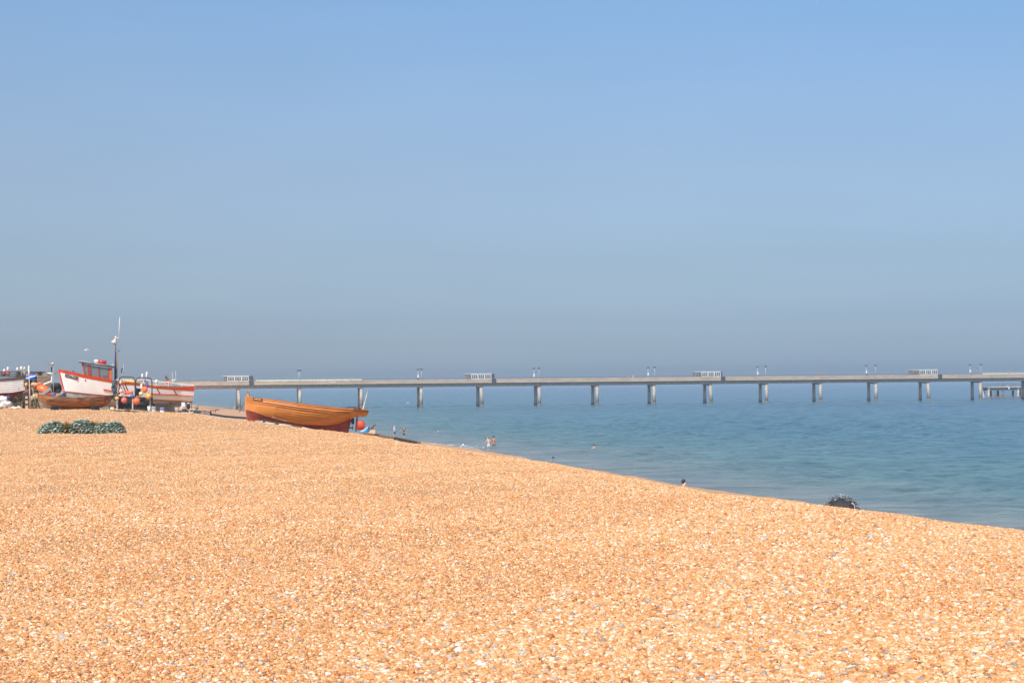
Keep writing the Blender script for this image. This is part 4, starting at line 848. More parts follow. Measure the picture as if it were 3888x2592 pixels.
# nets tied round the mast foot
m = MB(); r0 = random.Random(11)
for k in range(16):
    px = 430+r0.random()*14; py = 1452+k*4.0; m.ball(W(px, py, YK+.5+r0.random()*.5), .10+.06*r0.random(), 8, (1, 1, 1.4))
simple('net_bundle', 'dark teal net bundle hanging beside the mast foot', 'net', m, mat('teal_net', (.05, .10, .11), .9, .4, 14, .6), 437, YK)
m = MB()
for k in range(9): 
    px = 443+r0.random()*9; m.ball(W(px, 1455+k*5.5, YK+.2), .055, 6)
simple('float_string', 'string of small red and white net floats by the rack', 'net floats', m, mat('red_white_floats', (.55, .16, .13), .5, .5, 30), 447, YK)
# sticks, flags and boxes standing on the fishing boat
def stick(name, label, cat, A, Bq, r, m_, group=None, flag=None, head=None):
    o = thing(name, label, cat, A, group); m = MB(); m.tube([A, A.lerp(Bq, .5), Bq], [r, r, r*.7], 6); m.build('staff', m_, o, True)
    if flag:
        m = MB(); a = A.lerp(Bq, flag[0]); b = A.lerp(Bq, flag[1]); n = 5
        m.rows([[a.lerp(b, i/n)+Vector((0, 0, 0)) for i in range(n+1)], [a.lerp(b, i/n)+Vector((-.14*math.sin(math.pi*(i+.6)/(n+1)), -.05*math.sin(i*2.0), -.05)) for i in range(n+1)]]); m.build('flag', flag[2], o, solid=.012)
    if head: m = MB(); m.tube([A.lerp(Bq, head[0]), A.lerp(Bq, head[0]+.05), A.lerp(Bq, head[1]-.05), A.lerp(Bq, head[1])], [r, head[2], head[2], r], 8); m.build('float_body', head[3], o, True)
    return o
gfl = 'marker poles standing on the fishing boat'
stick('marker_pole', 'pole with dark drooping flag above the left hoop', 'marker pole', W(462, 1440, 110), W(470, 1382, 110), .02, TIMBP, gfl, flag=(.42, .86, NAVY))
stick('marker_pole', 'plain white float stick rising from the right hoop', 'marker pole', W(540.5, 1465, 108.5), W(540, 1417, 108.5), .02, WHB, gfl, head=(.45, .98, .055, WHB))
stick('marker_pole', 'white float stick with dark wrap, right of the plain white stick', 'marker pole', W(553, 1460, 108.5), W(558, 1410, 108.5), .02, WHB, gfl, head=(.5, .98, .06, WHB), flag=(.22, .5, TIMBD))
stick('marker_pole', 'pole with green and dark bundle above the orange ball', 'marker pole', W(633, 1452, 112), W(629, 1424, 112), .03, GALV, gfl, head=(.55, .95, .07, mat('dark_green_net', (.06, .11, .10), .8, .3, 9)))
stick('marker_pole', 'left of two tall net poles near the stern', 'marker pole', W(655, 1462, 113), W(655, 1412, 113), .025, GALV, gfl, head=(.1, .45, .07, mat('pale_green_net', (.45, .50, .42), .8, .3, 12)))
stick('marker_pole', 'right of two tall net poles near the stern', 'marker pole', W(668, 1462, 113), W(667, 1408, 113), .025, GALV, gfl, head=(.1, .4, .06, mat('pale_green_net', (.45, .50, .42), .8, .3, 12)))
m = MB(); m.ball(W(661, 1448, 113), .17, 10, (1, .8, 1.1)); simple('net_heap', 'pale green net bundle hung between the two tall poles', 'net', m, mat('grey_green_net', (.36, .42, .38), .9, .35, 14, .5), 661, 113, smooth=True)
m = MB(); m.tube([W(594, 1455, 111), W(594, 1453, 111), W(594, 1446, 111), W(594, 1441, 111)], [.06, .1, .1, .05], 10); simple('can', 'white plastic can standing on the rail of the fishing boat', 'can', m, WHB, 594, 111, smooth=True)
m = MB(); m.ball(W(641, 1451, 112), .17, 12, (1.3, 1, .8)); simple('life_ring_bag', 'orange ball bag lying on the deck near the stern', 'bag', m, ORB, 641, 112, smooth=True)
m = MB(); m.ball(W(635, 1439, 112), .10, 8, (.9, .8, 1.2)); m.ball(W(637, 1444, 112), .12, 8, (1.1, .8, .8)); simple('net_heap', 'small brown net heap above the orange ball bag', 'net', m, mat('brown_net', (.14, .10, .09), .9, .35, 14, .5), 636, 112, smooth=True)

# timbers on the beach
def plank(label, pts, w_, h_, m_, group, name='timber_baulk', dz=.03):
    m = MB(); 
    for (a, ya), (b, yb) in zip(pts[:-1], pts[1:]): m.bar(spot(a, ya, dz), spot(b, yb, dz), w_, h_)
    o = m.build(name, m_, None, origin=spot(pts[0][0], pts[0][1])); return tag(o, label, 'timber', group)
gp = 'launching timbers on the shingle'
plank('long dark timber track running from the crates down to the varnished boat', [(800, 98), (850, 90), (900, 85), (950, 80.5)], .22, .12, TIMBD, gp, dz=.12)
plank('dark strip added as the shade under the varnished boat keel', [(985, 76), (1120, 75.6), (1310, 75.2)], .3, .16, TIMBD, gp, name='keel_shade', dz=.06)  # dark bar added in place of the shadow gap below the keel
plank('long pale timber track in front of the dark one', [(700, 101.5), (760, 97), (850, 86), (935, 79.5), (990, 75.5)], .12, .07, TIMBP, gp, dz=.04)
for a, b, ya, yb, lb_ in ((1005, 1043, 74.6, 74.6, 'pale board under the keel, nearest the bow'), (1058, 1102, 73.6, 73.6, 'pale board under the middle of the keel'), (1145, 1200, 73.2, 73.2, 'pale board under the keel, nearest the stern')):
    plank(lb_, [(a, ya), (b, yb)], .22, .05, TIMBP, 'boards under the varnished boat', name='keel_board', dz=.05)
for a, b, Y_, m_, lb_ in ((1384, 1445, 57.5, TIMB, 'dark timber just right of the varnished boat stern'), (1425, 1500, 55.5, TIMBD, 'long brown timber below the two bathers by the water'), (1440, 1500, 53.5, TIMB, 'short pale timber in front of the long brown one'), (1500, 1572, 51.5, TIMBD, 'dark timber farthest right, tipped on the crest'), (1520, 1588, 52.5, TIMB, 'weathered plank on the crest behind the last dark timber')):
    plank(lb_, [(a, Y_), (b, Y_-1.5)], .14, .09, m_, gp, dz=.04)
plank('dark plank lying in front of the buoy rack', [(418, 98.5), (520, 98.5)], .16, .08, TIMBD, gp, dz=.03)
plank('bleached plank lying by the buckets', [(520, 101), (560, 100)], .12, .07, TIMB, gp, dz=.03)
plank('dark plank behind the buckets', [(600, 106), (700, 105)], .3, .18, TIMBD, gp, dz=.06)
plank('thin white pipe running past the beige bucket', [(676, 102.5), (702, 101.5)], .07, .06, WHB, gp, name='pipe', dz=.03)
m = MB(); m.box(W(783, 1571, 97), (.55, .5, .34)); simple('fish_crate', 'brown grey wooden crate on the timbers', 'crate', m, mat('crate_wood', (.22, .15, .125), .8, .2, 6), 783, 97, bevel=.02)
m = MB(); m.box(W(760, 1568, 99), (.7, .6, .3)); m.box(W(752, 1560, 99), (.9, .5, .06)); simple('pallet', 'dark low pallet left of the brown grey crate', 'pallet', m, TIMBD, 760, 99)
m = MB(); m.box(W(731, 1563, 102), (.4, .5, .3)); m.box(W(731, 1555, 102), (.5, .6, .06)); simple('sack', 'pale folded sacks stacked beside the outboard motor', 'sacks', m, mat('buff_sack', (.50, .45, .36), .8, .25, 9), 731, 102, bevel=.06)
m = MB(); m.box(W(808, 1558, 100), (.35, .3, .14)); m.tube([W(818, 1553, 100), W(818, 1566, 100)], .02, 5); m.ball(W(823, 1554, 100), .12, 8, (1.4, 1, .5)); simple('fish_box', 'small pinkish box and stick beyond the brown grey crate', 'box', m, mat('pinkish_wood', (.36, .22, .19), .8, .2, 6), 810, 100)
m = MB(); m.ball(spot(862, 108, .05), .17, 8, (1.6, .8, .6)); simple('rock', 'lone brown lump on the shingle between crates and pier pile', 'stone', m, TIMB, 862, 108)
m = MB(); m.box(W(638, 1573, 99), (.3, .3, .14)); simple('block', 'dark wooden block in front of the royal blue and beige buckets', 'block', m, TIMBD, 638, 99, bevel=.03)
m = MB(); m.box(W(484, 1561, 99), (.28, .25, .2)); simple('block', 'dark block on the plank below the coral buoy', 'block', m, BLACK, 484, 99, bevel=.03)
for px, py, lb_ in ((205, 1549, 'dark worn roller in front of the old brown boat bow'), (360, 1553, 'dark round roller in front of the old brown boat stern')):
    o = thing('roller', lb_, 'roller', spot(px, 100), 'rollers in front of the old brown boat'); c = spot(px, 100, .13)
    m = MB(); m.tube([c+Vector((-.12, -.1, 0)), c+Vector((.1, .25, 0))], .15, 14); m.build('drum', BLACK, o)
    m = MB(); m.box(c+Vector((.02, .05, -.11)), (.36, .4, .1)); m.build('chock', TIMBD, o)
m = MB(); m.box(W(398, 1551, 102), (.22, .2, .25)); m.box(W(410, 1549, 102), (.16, .2, .2)); simple('block', 'greenish grey block under the old brown boat stern', 'block', m, mat('green_grey', (.20, .22, .17), .8, .2), 398, 102)
# clutter at the left
o = thing('trestle', 'dark timber trestle with crosspieces, left of the old brown boat', 'trestle', spot(102, 108))
for a, b in ((90, 90), (110, 113)):
    m = MB(); m.bar(W(a, 1496, 108), W(b, 1556, 108), .14); m.build('leg', TIMBD, o)
for y_ in (1500, 1516, 1535):
    m = MB(); m.bar(W(88, y_, 108), W(116, y_, 108), .1, .12); m.build('rail', TIMBD, o)
for k, (px, py, a, b, c_, lb_) in enumerate(((8, 1516, 28, 20, 0, 'large white sack on top of the pile at the frame edge'), (22, 1530, 24, 18, .4, 'creased white sack with blue edge, right side of the pile'), (4, 1540, 26, 16, -.1, 'flat white sack low in the pile'), (60, 1548, 24, 9, 0, 'long cream sack lying alone right of the pile'))):
    m = MB(); c = W(px, py, 106); s = sc(106); m.ball(c, 1, 16, (a/s, .3, b/2/s*1.3), Matrix.Rotation(c_*.6, 3, 'Y'))
    r1 = random.Random(k); m.v = [(x+.03*math.sin(z*40+k), y+.04*math.sin(x*23+z*18+k), z+.045*math.sin(x*17+k*2)) for x, y, z in m.v]
    tag(m.build('sack', SACK if k < 3 else mat('cream_sack', (.72, .66, .56), .8, .1, 4), None, True, origin=c), lb_, 'sack', 'sacks at the left of the beach')
m = MB(); m.ball(W(32, 1510, 105.5), .13, 8, (1, 1, 1.3)); tag(m.build('cloth_bundle', mat('blue_cloth', (.04, .07, .22), .8, .2, 8), None, True, origin=W(32, 1510, 105.5)), 'navy blue cloth bundle tucked on the white sacks', 'cloth')
for px, py, m_, lb_ in ((100, 1459, YLB, 'pale yellow buoy left of the orange heap'), (127, 1458, mat('peach_buoy', (.80, .38, .26), .5, .1), 'peach buoy behind the amber one on the crate pile'), (136, 1459, mat('amber_buoy', (.85, .38, .04), .45, .08), 'amber buoy on the crate pile by the inflatable'), (153, 1456, PKB, 'red pink buoy just above the orange inflatable')):
    c = W(px, py, 110); o = thing('buoy', lb_, 'buoy', c, 'buoys piled near the orange inflatable'); m = MB(); m.ball(c, 8/sc(110), 14, (1.25 if px > 110 else .8, 1, .85)); m.build('float_ball', m_, o, True); m = MB(); m.lathe(c+Vector((0, 0, .1)), [(.04, 0), (.03, .05)], 8); m.build('eye', STEEL, o)
for k, (px, py, m_, lb_) in enumerate(((110, 1470, mat('brown_crate', (.20, .10, .06), .8, .2), 'top brown fish crate under the yellow buoys'), (112, 1483, DKRED, 'dull red fish crate in the middle of the pile'), (128, 1472, mat('orange_crate', (.45, .17, .07), .7, .2), 'orange brown crate under the amber buoy'), (108, 1495, BLACK, 'black crate at the foot of the pile'), (132, 1486, TIMBD, 'dark crate right of the dull red one'))):
    o = thing('fish_crate', lb_, 'crate', W(px, py+6, 110.5), 'fish crates piled behind the trestle'); c = W(px, py, 110.5)
    m = MB(); w_, d_, h_ = .42, .5, .2
    m.box(c+Vector((0, 0, -h_/2)), (w_, d_, .03))
    for sx_ in (-1, 1): m.box(c+Vector((sx_*(w_/2-.015), 0, 0)), (.03, d_, h_)); m.box(c+Vector((0, sx_*(d_/2-.015), 0)), (w_-.061, .03, h_))
    m.build('box', m_, o); m = MB(); m.box(c+Vector((0, -d_/2-.014, h_*.3)), (.16, .02, .05)); m.build('handle', STEEL, o)
stick('marker_pole', 'tall bleached pole with white top in front of the trestle', 'marker pole', spot(114, 105), W(109, 1387, 105), .035, TIMBP, 'poles around the left boats', head=(.78, .99, .06, WHB))
stick('marker_pole', 'pole carrying a pink ball and black rags', 'marker pole', W(204, 1503, 105.5), W(200, 1378, 105.5), .022, GALV, 'poles around the left boats', head=(.965, 1.0, .09, PPB), flag=(.72, .94, BLACK))
m = MB(); A, Bq = W(88, 1492, 107.5), W(227, 1405, 111.5); m.tube([A, A.lerp(Bq, .5)+Vector((0, 0, -.05)), Bq], .03, 5); tag(m.build('mooring_rope', ROPE, None, origin=A), 'taut rope running up to the fishing boat bow', 'rope')
m = MB(); m.tube([W(124, 1475, 106.5), W(127, 1497, 106.5)], .02, 5); m.ball(W(129, 1503, 106.5), .09, 10); tag(m.build('float_on_stick', CRB, None, True, origin=W(129, 1503, 106.5)), 'small cream float on a stick against the crates', 'float')
m = MB(); r0 = random.Random(5)
for k in range(14): m.ball(W(203+r0.random()*26, 1460+r0.random()*26, 107.5+r0.random()), .13+.1*r0.random(), 8, (1, 1, .9))
tag(m.build('net_heap', mat('black_net', (.03, .03, .032), .95, .4, 16, .7), None, True, origin=W(215, 1500, 107.5)), 'black net heap between the inflatable and the fishing boat bow', 'net')
m = MB()
for k in range(7): m.ball(W(234+r0.random()*18, 1492+r0.random()*12, 109.2+r0.random()*.5), .12, 8, (1, 1, .8))
tag(m.build('rope_heap', mat('blue_rope', (.12, .16, .30), .9, .5, 18, .5), None, True, origin=W(242, 1505, 109)), 'blue and white rope heap under the fishing boat bow', 'rope')
m = MB()
m.tube([W(224, 1486, 108), W(243, 1480, 108)], .03, 5); tag(m.build('boat_hook', WHB, None, origin=W(224, 1486, 108)), 'short white pole against the fishing boat stem', 'pole')

# ------------------------------------------------------------------ plants
def leaf_mat(name, a, b):
    m = bpy.data.materials.new(name); t, bs = nodes_of(m); g = t.nodes.new('ShaderNodeNewGeometry'); r = t.nodes.new('ShaderNodeValToRGB')
    r.color_ramp.elements[0].color = (*a, 1); r.color_ramp.elements[1].color = (*b, 1); t.links.new(g.outputs['Random Per Island'], r.inputs[0]); t.links.new(r.outputs[0], bs.inputs['Base Color']); bs.inputs['Roughness'].default_value = .55
    bs.inputs['Subsurface Weight'].default_value = 0; return m
KALE = leaf_mat('sea_kale_leaf', (.21, .28, .225), (.56, .63, .54)); DRY = leaf_mat('dry_stalk', (.22, .17, .06), (.50, .38, .17)); WEEDL = leaf_mat('wild_plant_leaf', (.06, .09, .03), (.28, .24, .12))
def leaf(m, c, L, wd, az, tilt, curl, r_):
    q = Matrix.Rotation(az, 3, 'Z') @ Matrix.Rotation(-tilt, 3, 'Y'); rows = []
    for i in range(4):
        f = i/3; w_ = wd*(.35, 1.0, .95, .45)[i]; row = []
        for j in range(4):
            s_ = j/3-.5; row.append(c+q @ Vector((L*f, s_*w_*2, -curl*f*f*L+.25*w_*abs(s_)*2+r_.uniform(-.16, .16)*w_)))
        rows.append(row)
    m.rows(rows)
def plant(name, label, cat, px0, px1, pyt, Y, n, size, m_, seed, group=None, lump=None, depth=.42):
    r_ = random.Random(seed); x0, x1 = (px0-1944)/F*Y, (px1-1944)/F*Y; hgt = (Hz((px0+px1)/2)-pyt)/F*Y; cx, rx = (x0+x1)/2, (x1-x0)/2
    o = thing(name, label, cat, spot((px0+px1)/2, Y), group); m = MB(); H_ = EZ+hgt-G(cx, Y); bumps = [(r_.uniform(-.8, .8), r_.uniform(-.8, .8), r_.uniform(-.5, .42)) for _ in range((lump or 7)+4)]
    for k in range(int(n*1.5)):
        a = r_.uniform(0, 6.283); rr = math.sqrt(r_.random()); ex, ey = rr*math.cos(a), rr*math.sin(a)
        bm_ = 1+sum(h_*math.exp(-((ex-bx_)**2+(ey-by_)**2)/.035) for bx_, by_, h_ in bumps)
        top = H_*(1-rr**3.2)**.6*.86*bm_; z = max(.0, top*(r_.uniform(.72, 1) if r_.random() < .72 else r_.uniform(.05, .8))-size*.25)
        x, y = cx+rx*ex*.94, Y+depth*ey
        leaf(m, Vector((x, y, G(x, y)+z)), size*r_.uniform(.6, 1.25), size*r_.uniform(.35, .7), a+r_.uniform(-.8, .8), r_.uniform(.1, 1.2)*(1-rr*.5), r_.uniform(.1, .7), r_)
    m.build('foliage', m_, o)
    m = MB()
    for q in range(8):
        x, y = cx+rx*r_.uniform(-.6, .6), Y+depth*r_.uniform(-.5, .5); z = G(x, y); m.tube([(x, y, z-.02), (x+.05*r_.uniform(-1, 1), y, z+H_*.6)], [.02, .012], 5)
    m.build('stem', mat('plant_stem', (.25, .22, .12), .8), o)
gk = 'sea kale clump on the shingle'
plant('sea_kale', 'blue-green sea kale, leftmost and widest mound of the clump', 'plant', 146, 246, 1592, 57.5, 560, .10, KALE, 1, gk, 11)
plant('dry_plant', 'yellow dry stalks between the left and middle sea kale mounds', 'plant', 226, 286, 1595, 57.75, 300, .085, DRY, 2, gk, 6)
plant('sea_kale', 'narrow grey-green sea kale in the middle of the clump', 'plant', 264, 356, 1588, 57.6, 460, .10, KALE, 3, gk, 9)
plant('dry_plant', 'small tuft of yellow stalks right of the middle sea kale', 'plant', 334, 378, 1594, 57.9, 190, .08, DRY, 4, gk, 4)
plant('sea_kale', 'blue-green sea kale at the right end of the clump', 'plant', 356, 474, 1595, 57.5, 640, .10, KALE, 5, gk, 12)
plant('wild_plant', 'tangled green and pink plant between sacks and trestle', 'plant', 42, 92, 1500, 107.2, 420, .09, WEEDL, 6, 'weeds among the left boats', 8)
plant('wild_plant', 'brown-green weeds between trestle and old brown boat', 'plant', 112, 150, 1506, 107.4, 320, .09, WEEDL, 7, 'weeds among the left boats', 7)
plant('wild_plant', 'small weeds under the white fishing boat bow', 'plant', 214, 240, 1478, 111, 120, .08, WEEDL, 8, 'weeds among the left boats', 4)
# ------------------------------------------------------------------ beach umbrella
YU = 50
uc = W(3195, 1947, YU); ru = 64/sc(YU)
ax = Vector((-.12, -1, .30)).normalized()          # the canopy is turned towards the camera
e1 = ax.cross(Vector((0, 0, 1))).normalized(); e2 = e1.cross(ax).normalized()
um = thing('beach_umbrella', 'black beach umbrella with black and white frilled edge, half hidden by the crest', 'umbrella', Vector((uc.x, uc.y, G(uc.x, uc.y))))
m = MB(); n = 8; rings = 6; rows = []
for i in range(rings+1):
    f = i/rings; row = []
    for k in range(n*4+1):
        a = 2*math.pi*k/(n*4); edge = (k % 4)/4; sag = .15*math.sin(math.pi*edge)*f*f
        rr = ru*math.sin(f*1.12)/math.sin(1.12)*(1-sag*1.2); dz = ru*.42*(math.cos(f*1.12)-math.cos(1.12))/(1-math.cos(1.12))-sag*ru*.5
        row.append(uc+(e1*math.cos(a)+e2*math.sin(a))*rr+ax*(dz+0))
    rows.append(row)
m.rows(rows); um_c = m.build('canopy', mat('black_canopy_cloth', (.026, .023, .024), .75, .08, 3), um, False, solid=.004)
fr = bpy.data.materials.new('frill_cloth'); t_, b_ = nodes_of(fr); g_ = t_.nodes.new('ShaderNodeNewGeometry'); r_ = t_.nodes.new('ShaderNodeValToRGB'); r_.color_ramp.interpolation = 'CONSTANT'
r_.color_ramp.elements[0].color = (.03, .026, .035, 1); r_.color_ramp.elements[1].color = (.62, .60, .66, 1); r_.color_ramp.elements[1].position = .66; t_.links.new(g_.outputs['Random Per Island'], r_.inputs[0]); t_.links.new(r_.outputs[0], b_.inputs['Base Color'])
m = MB(); r0 = random.Random(9)
for k in range(1500):
    a = r0.random()*2*math.pi; rr = ru*r0.uniform(.86, 1.08); c = uc+(e1*math.cos(a)+e2*math.sin(a))*rr+ax*(.02+.12*(1.08-rr/ru)*1.0+r0.uniform(-.02, .03))
    leaf(m, c, r0.uniform(.03, .06), r0.uniform(.007, .014), r0.uniform(0, 6.28), r0.uniform(-1, 1.3), .3, r0)
m.build('frill', fr, um)
m = MB()
for k in range(8):
    a = 2*math.pi*k/8; m.tube([uc+ax*(ru*.42), uc+(e1*math.cos(a)+e2*math.sin(a))*ru*.55+ax*(ru*.28), uc+(e1*math.cos(a)+e2*math.sin(a))*ru*.97], .006, 4)
m.build('ribs', STEEL, um)
m = MB(); m.tube([uc+ax*(ru*.40), uc-ax*.95], .014, 6); m.tube([uc-ax*.6, uc-ax*.6+Vector((.0, .02, -1.0))], .013, 6); m.build('pole', STEEL, um)
m = MB(); hp = uc+e2*ru*.62+ax*ru*.30; m.tube([hp+Vector((-.02, 0, .05)), hp+Vector((.0, -.01, .05)), hp+Vector((.015, -.01, .02)), hp+Vector((.005, 0, -.03))], .006, 5); m.build('tie_loop', BLACK, um)

# ------------------------------------------------------------------ people
SKINJOBS = []
def skin(name, V, E_, rad, m_, parent, root=0, sub=1):
    me = bpy.data.meshes.new(name); L = root_loc(parent); me.from_pydata([tuple(Vector(v_)-L) for v_ in V], E_, []); me.update()
    o = bpy.data.objects.new(name, me); scene.collection.objects.link(o); o.parent = parent; me.materials.append(m_)
    s = o.modifiers.new('skin', 'SKIN'); s.use_smooth_shade = True
    if not me.skin_vertices: 
        bm = bmesh.new(); bm.from_mesh(me); bm.verts.layers.skin.verify(); bm.to_mesh(me); bm.free()
    d = me.skin_vertices[0].data
    for i, r in enumerate(rad): d[i].radius = r if isinstance(r, tuple) else (r, r); d[i].use_root = i == root
    if sub: u = o.modifiers.new('sub', 'SUBSURF'); u.levels = u.render_levels = sub
    SKINJOBS.append(o); return o
JN = dict(pel=(0, 0, .525), wst=(0, 0, .62), chs=(0, 0, .735), nck=(0, 0, .835), hd0=(0, -.008, .875), hd1=(0, -.006, .945),
    sL=(.10, 0, .805), eL=(.125, .01, .635), wL=(.13, -.025, .50), sR=(-.10, 0, .805), eR=(-.125, .01, .635), wR=(-.13, -.025, .50),
    hL=(.05, 0, .50), kL=(.055, -.01, .275), aL=(.055, .012, .045), tL=(.062, -.075, .018), hR=(-.05, 0, .50), kR=(-.055, -.01, .275), aR=(-.055, .012, .045), tR=(-.062, -.075, .018))
SKN = mat('skin', (.50, .27, .18), .55, .06, 8); SKNP = mat('pale_skin', (.66, .42, .33), .5, .05, 8); SKNT = mat('tanned_skin', (.42, .20, .12), .5, .06, 8)
HDK = mat('dark_hair', (.03, .02, .016), .6, .2, 20); HBR = mat('brown_hair', (.14, .075, .04), .6, .2, 20); HBL = mat('fair_hair', (.36, .24, .12), .6, .2, 20); HGY = mat('grey_hair', (.35, .34, .33), .6, .2, 20)
def person(label, base, h, az, pose=None, sk=SKN, hair=HDK, top=None, bot=None, group=None, long_hair=False, hat=None, full=True, longleg=False):
    J = {k: Vector(v_) for k, v_ in JN.items()}
    for k, v_ in (pose or {}).items(): J[k] = Vector(v_)
    q = Matrix.Rotation(az, 3, 'Z'); P = {k: Vector(base)+q @ (v_*h) for k, v_ in J.items()}
    o = thing('person', label, 'person', base, group)
    names = list(P); V = [P[k] for k in names]; I = {k: i for i, k in enumerate(names)}
    E_ = [(I[a], I[b]) for a, b in (('pel', 'wst'), ('wst', 'chs'), ('chs', 'nck'), ('nck', 'hd0'), ('hd0', 'hd1'), ('chs', 'sL'), ('sL', 'eL'), ('eL', 'wL'), ('chs', 'sR'), ('sR', 'eR'), ('eR', 'wR'), ('pel', 'hL'), ('hL', 'kL'), ('kL', 'aL'), ('aL', 'tL'), ('pel', 'hR'), ('hR', 'kR'), ('kR', 'aR'), ('aR', 'tR'))]
    RD = dict(pel=(.075, .058), wst=(.066, .05), chs=(.082, .058), nck=.030, hd0=.046, hd1=.050, s=.036, e=.025, w=.016, h=.050, k=.032, a=.021, t=.018)
    rad = []
    for k in names:
        r = RD.get(k, RD.get(k[0])); r = tuple(x*h for x in r) if isinstance(r, tuple) else (r*h, r*h); rad.append(r)
    if full:
        for sd in 'LR':
            wv = P['w'+sd]; d = (wv-P['e'+sd]).normalized(); side = d.cross(q @ Vector((0, 1, 0))).normalized(); cur = side.cross(d).normalized()
            pm = len(V); V.append(wv+d*.035*h); rad.append((.016*h, .012*h)); E_.append((I['w'+sd], pm))
            for j in range(4):
                b_ = len(V); off = (j-1.5)*.0115*h; ln = (.018, .022, .021, .016)[j]*h
                V.append(wv+d*.055*h+side*off); V.append(wv+d*(.055*h+ln)+side*off*1.1+cur*.004*h); V.append(wv+d*(.055*h+ln*1.7)+side*off*1.15+cur*.014*h)
                rad += [(.0055*h,)*2, (.0050*h,)*2, (.0042*h,)*2]; E_ += [(pm, b_), (b_, b_+1), (b_+1, b_+2)]
            b_ = len(V); V.append(wv+d*.028*h+side*.022*h+cur*.004*h); V.append(wv+d*.048*h+side*.031*h+cur*.012*h); rad += [(.006*h,)*2, (.005*h,)*2]; E_ += [(pm, b_), (b_, b_+1)]
    # nose
    hd = (P['hd0']+P['hd1'])/2; fwd_ = q @ Vector((0, -1, 0)); upv = (P['hd1']-P['hd0']).normalized()
    b_ = len(V); V.append(hd+fwd_*.056*h-upv*.012*h); rad.append((.008*h,)*2); E_.append((I['hd0'], b_))
    body = skin('body', V, E_, rad, sk, o)
    hc = P['hd1']+fwd_*(-.008*h); m = MB()
    m.ball(hc+upv*.004*h, .062*h, 12, (.93, 1.04, .98)); 
    m.v = [tuple(Vector(v_)+(Vector((0, 0, 0)) if (Vector(v_)-hc).dot(fwd_) < .022*h or (Vector(v_)-hc).dot(upv) > .018*h else -fwd_*.02*h)) for v_ in m.v]
    if long_hair: m.tube([hc-fwd_*.03*h, hc-fwd_*.055*h-upv*.05*h, P['nck']-fwd_*.05*h, P['chs']-fwd_*.06*h], [.05*h, .055*h, .045*h, .02*h], 8)
    m.build('hair', hair, o, True)
    m = MB()
    for s_ in (-1, 1):
        m.ball(hd+fwd_*.047*h+(q @ Vector((s_*.019*h, 0, 0)))+upv*.006*h, .0065*h, 6)
    m.build('eyes', BLACK, o, True)
    def cloth(nm, ks, ed, rr, m_): 
        return skin(nm, [P[k] if isinstance(k, str) else k for k in ks], ed, [tuple(x*h for x in (r if isinstance(r, tuple) else (r, r))) for r in rr], m_, o, sub=1)
    if top: cloth('shirt', ['pel', 'wst', 'chs', P['chs'].lerp(P['nck'], .75), 'sL', P['sL'].lerp(P['eL'], .55), 'sR', P['sR'].lerp(P['eR'], .55)], [(0, 1), (1, 2), (2, 3), (2, 4), (4, 5), (2, 6), (6, 7)], [(.085, .068), (.078, .062), (.092, .068), .036, .044, .036, .044, .036], top)
    if bot:
        f = .97 if longleg else .55
        cloth('shorts' if not longleg else 'trousers', ['pel', P['pel'].lerp(P['wst'], .35), 'hL', P['hL'].lerp(P['kL'], .55), P['hL'].lerp(P['kL'], .85) if not longleg else P['kL'].lerp(P['aL'], .9), 'hR', P['hR'].lerp(P['kR'], .55), P['hR'].lerp(P['kR'], .85) if not longleg else P['kR'].lerp(P['aR'], .9)],
              [(0, 1), (0, 2), (2, 3), (3, 4), (0, 5), (5, 6), (6, 7)], [(.083, .066), (.078, .062), .058, .047, .044 if not longleg else .032, .058, .047, .044 if not longleg else .032], bot)
    if hat: m = MB(); m.lathe(P['hd1']+Vector((0, 0, .012*h)), [(.085*h, 0), (.086*h, .004*h), (.06*h, .01*h), (.055*h, .045*h), (.03*h, .055*h)], 14); m.build('hat', hat, o, True)
    return o
CW = mat('white_cloth', (.76, .76, .76), .8, .06); CR = mat('red_cloth', (.72, .07, .05), .8, .08); CG = mat('green_cloth', (.20, .45, .20), .8, .08); CB = mat('navy_wear', (.03, .035, .09), .8, .1); CK = mat('black_swimwear', (.02, .025, .03), .6, .1); CBR = mat('brown_cloth', (.16, .10, .07), .8, .1); CPK = mat('pink_cloth', (.70, .40, .38), .8, .08); CTL = mat('teal_trunks', (.03, .14, .17), .7, .1); CVI = mat('violet_cloth', (.28, .18, .34), .8, .08)
sitpose = dict(pel=(0, 0, .10), wst=(0, .02, .20), chs=(0, .0, .31), nck=(0, -.015, .41), hd0=(0, -.025, .452), hd1=(0, -.025, .522), sL=(.10, 0, .385), eL=(.14, -.06, .26), wL=(.10, -.17, .22), sR=(-.10, 0, .385), eR=(-.14, -.06, .26), wR=(-.10, -.17, .22),
    hL=(.05, -.02, .085), kL=(.08, -.22, .20), aL=(.07, -.33, .03), tL=(.075, -.41, .015), hR=(-.05, -.02, .085), kR=(-.08, -.22, .20), aR=(-.07, -.33, .03), tR=(-.075, -.41, .015))
# boy behind the crest, head and shoulders showing; looks out to sea to the right
for yb_ in np.arange(40, 75, .5):
    hb_ = W(2593, 1818, yb_); bz = G(hb_.x, yb_); hh = (hb_.z-bz)/.585
    if 1.44 < hh < 2.6: break
    if False: pass
hh = 1.45 if hh > 2.6 else hh; hh = min(hh, 1.6); bz = hb_.z-.585*hh if hb_.z-.585*hh < bz else bz
pb = person('person with short dark brown hair sitting low behind the shingle crest', (hb_.x, yb_, bz), hh, R(75), sitpose, SKNP, HDK, None, CB)
print('boy', yb_, hb_.z, bz, hh)
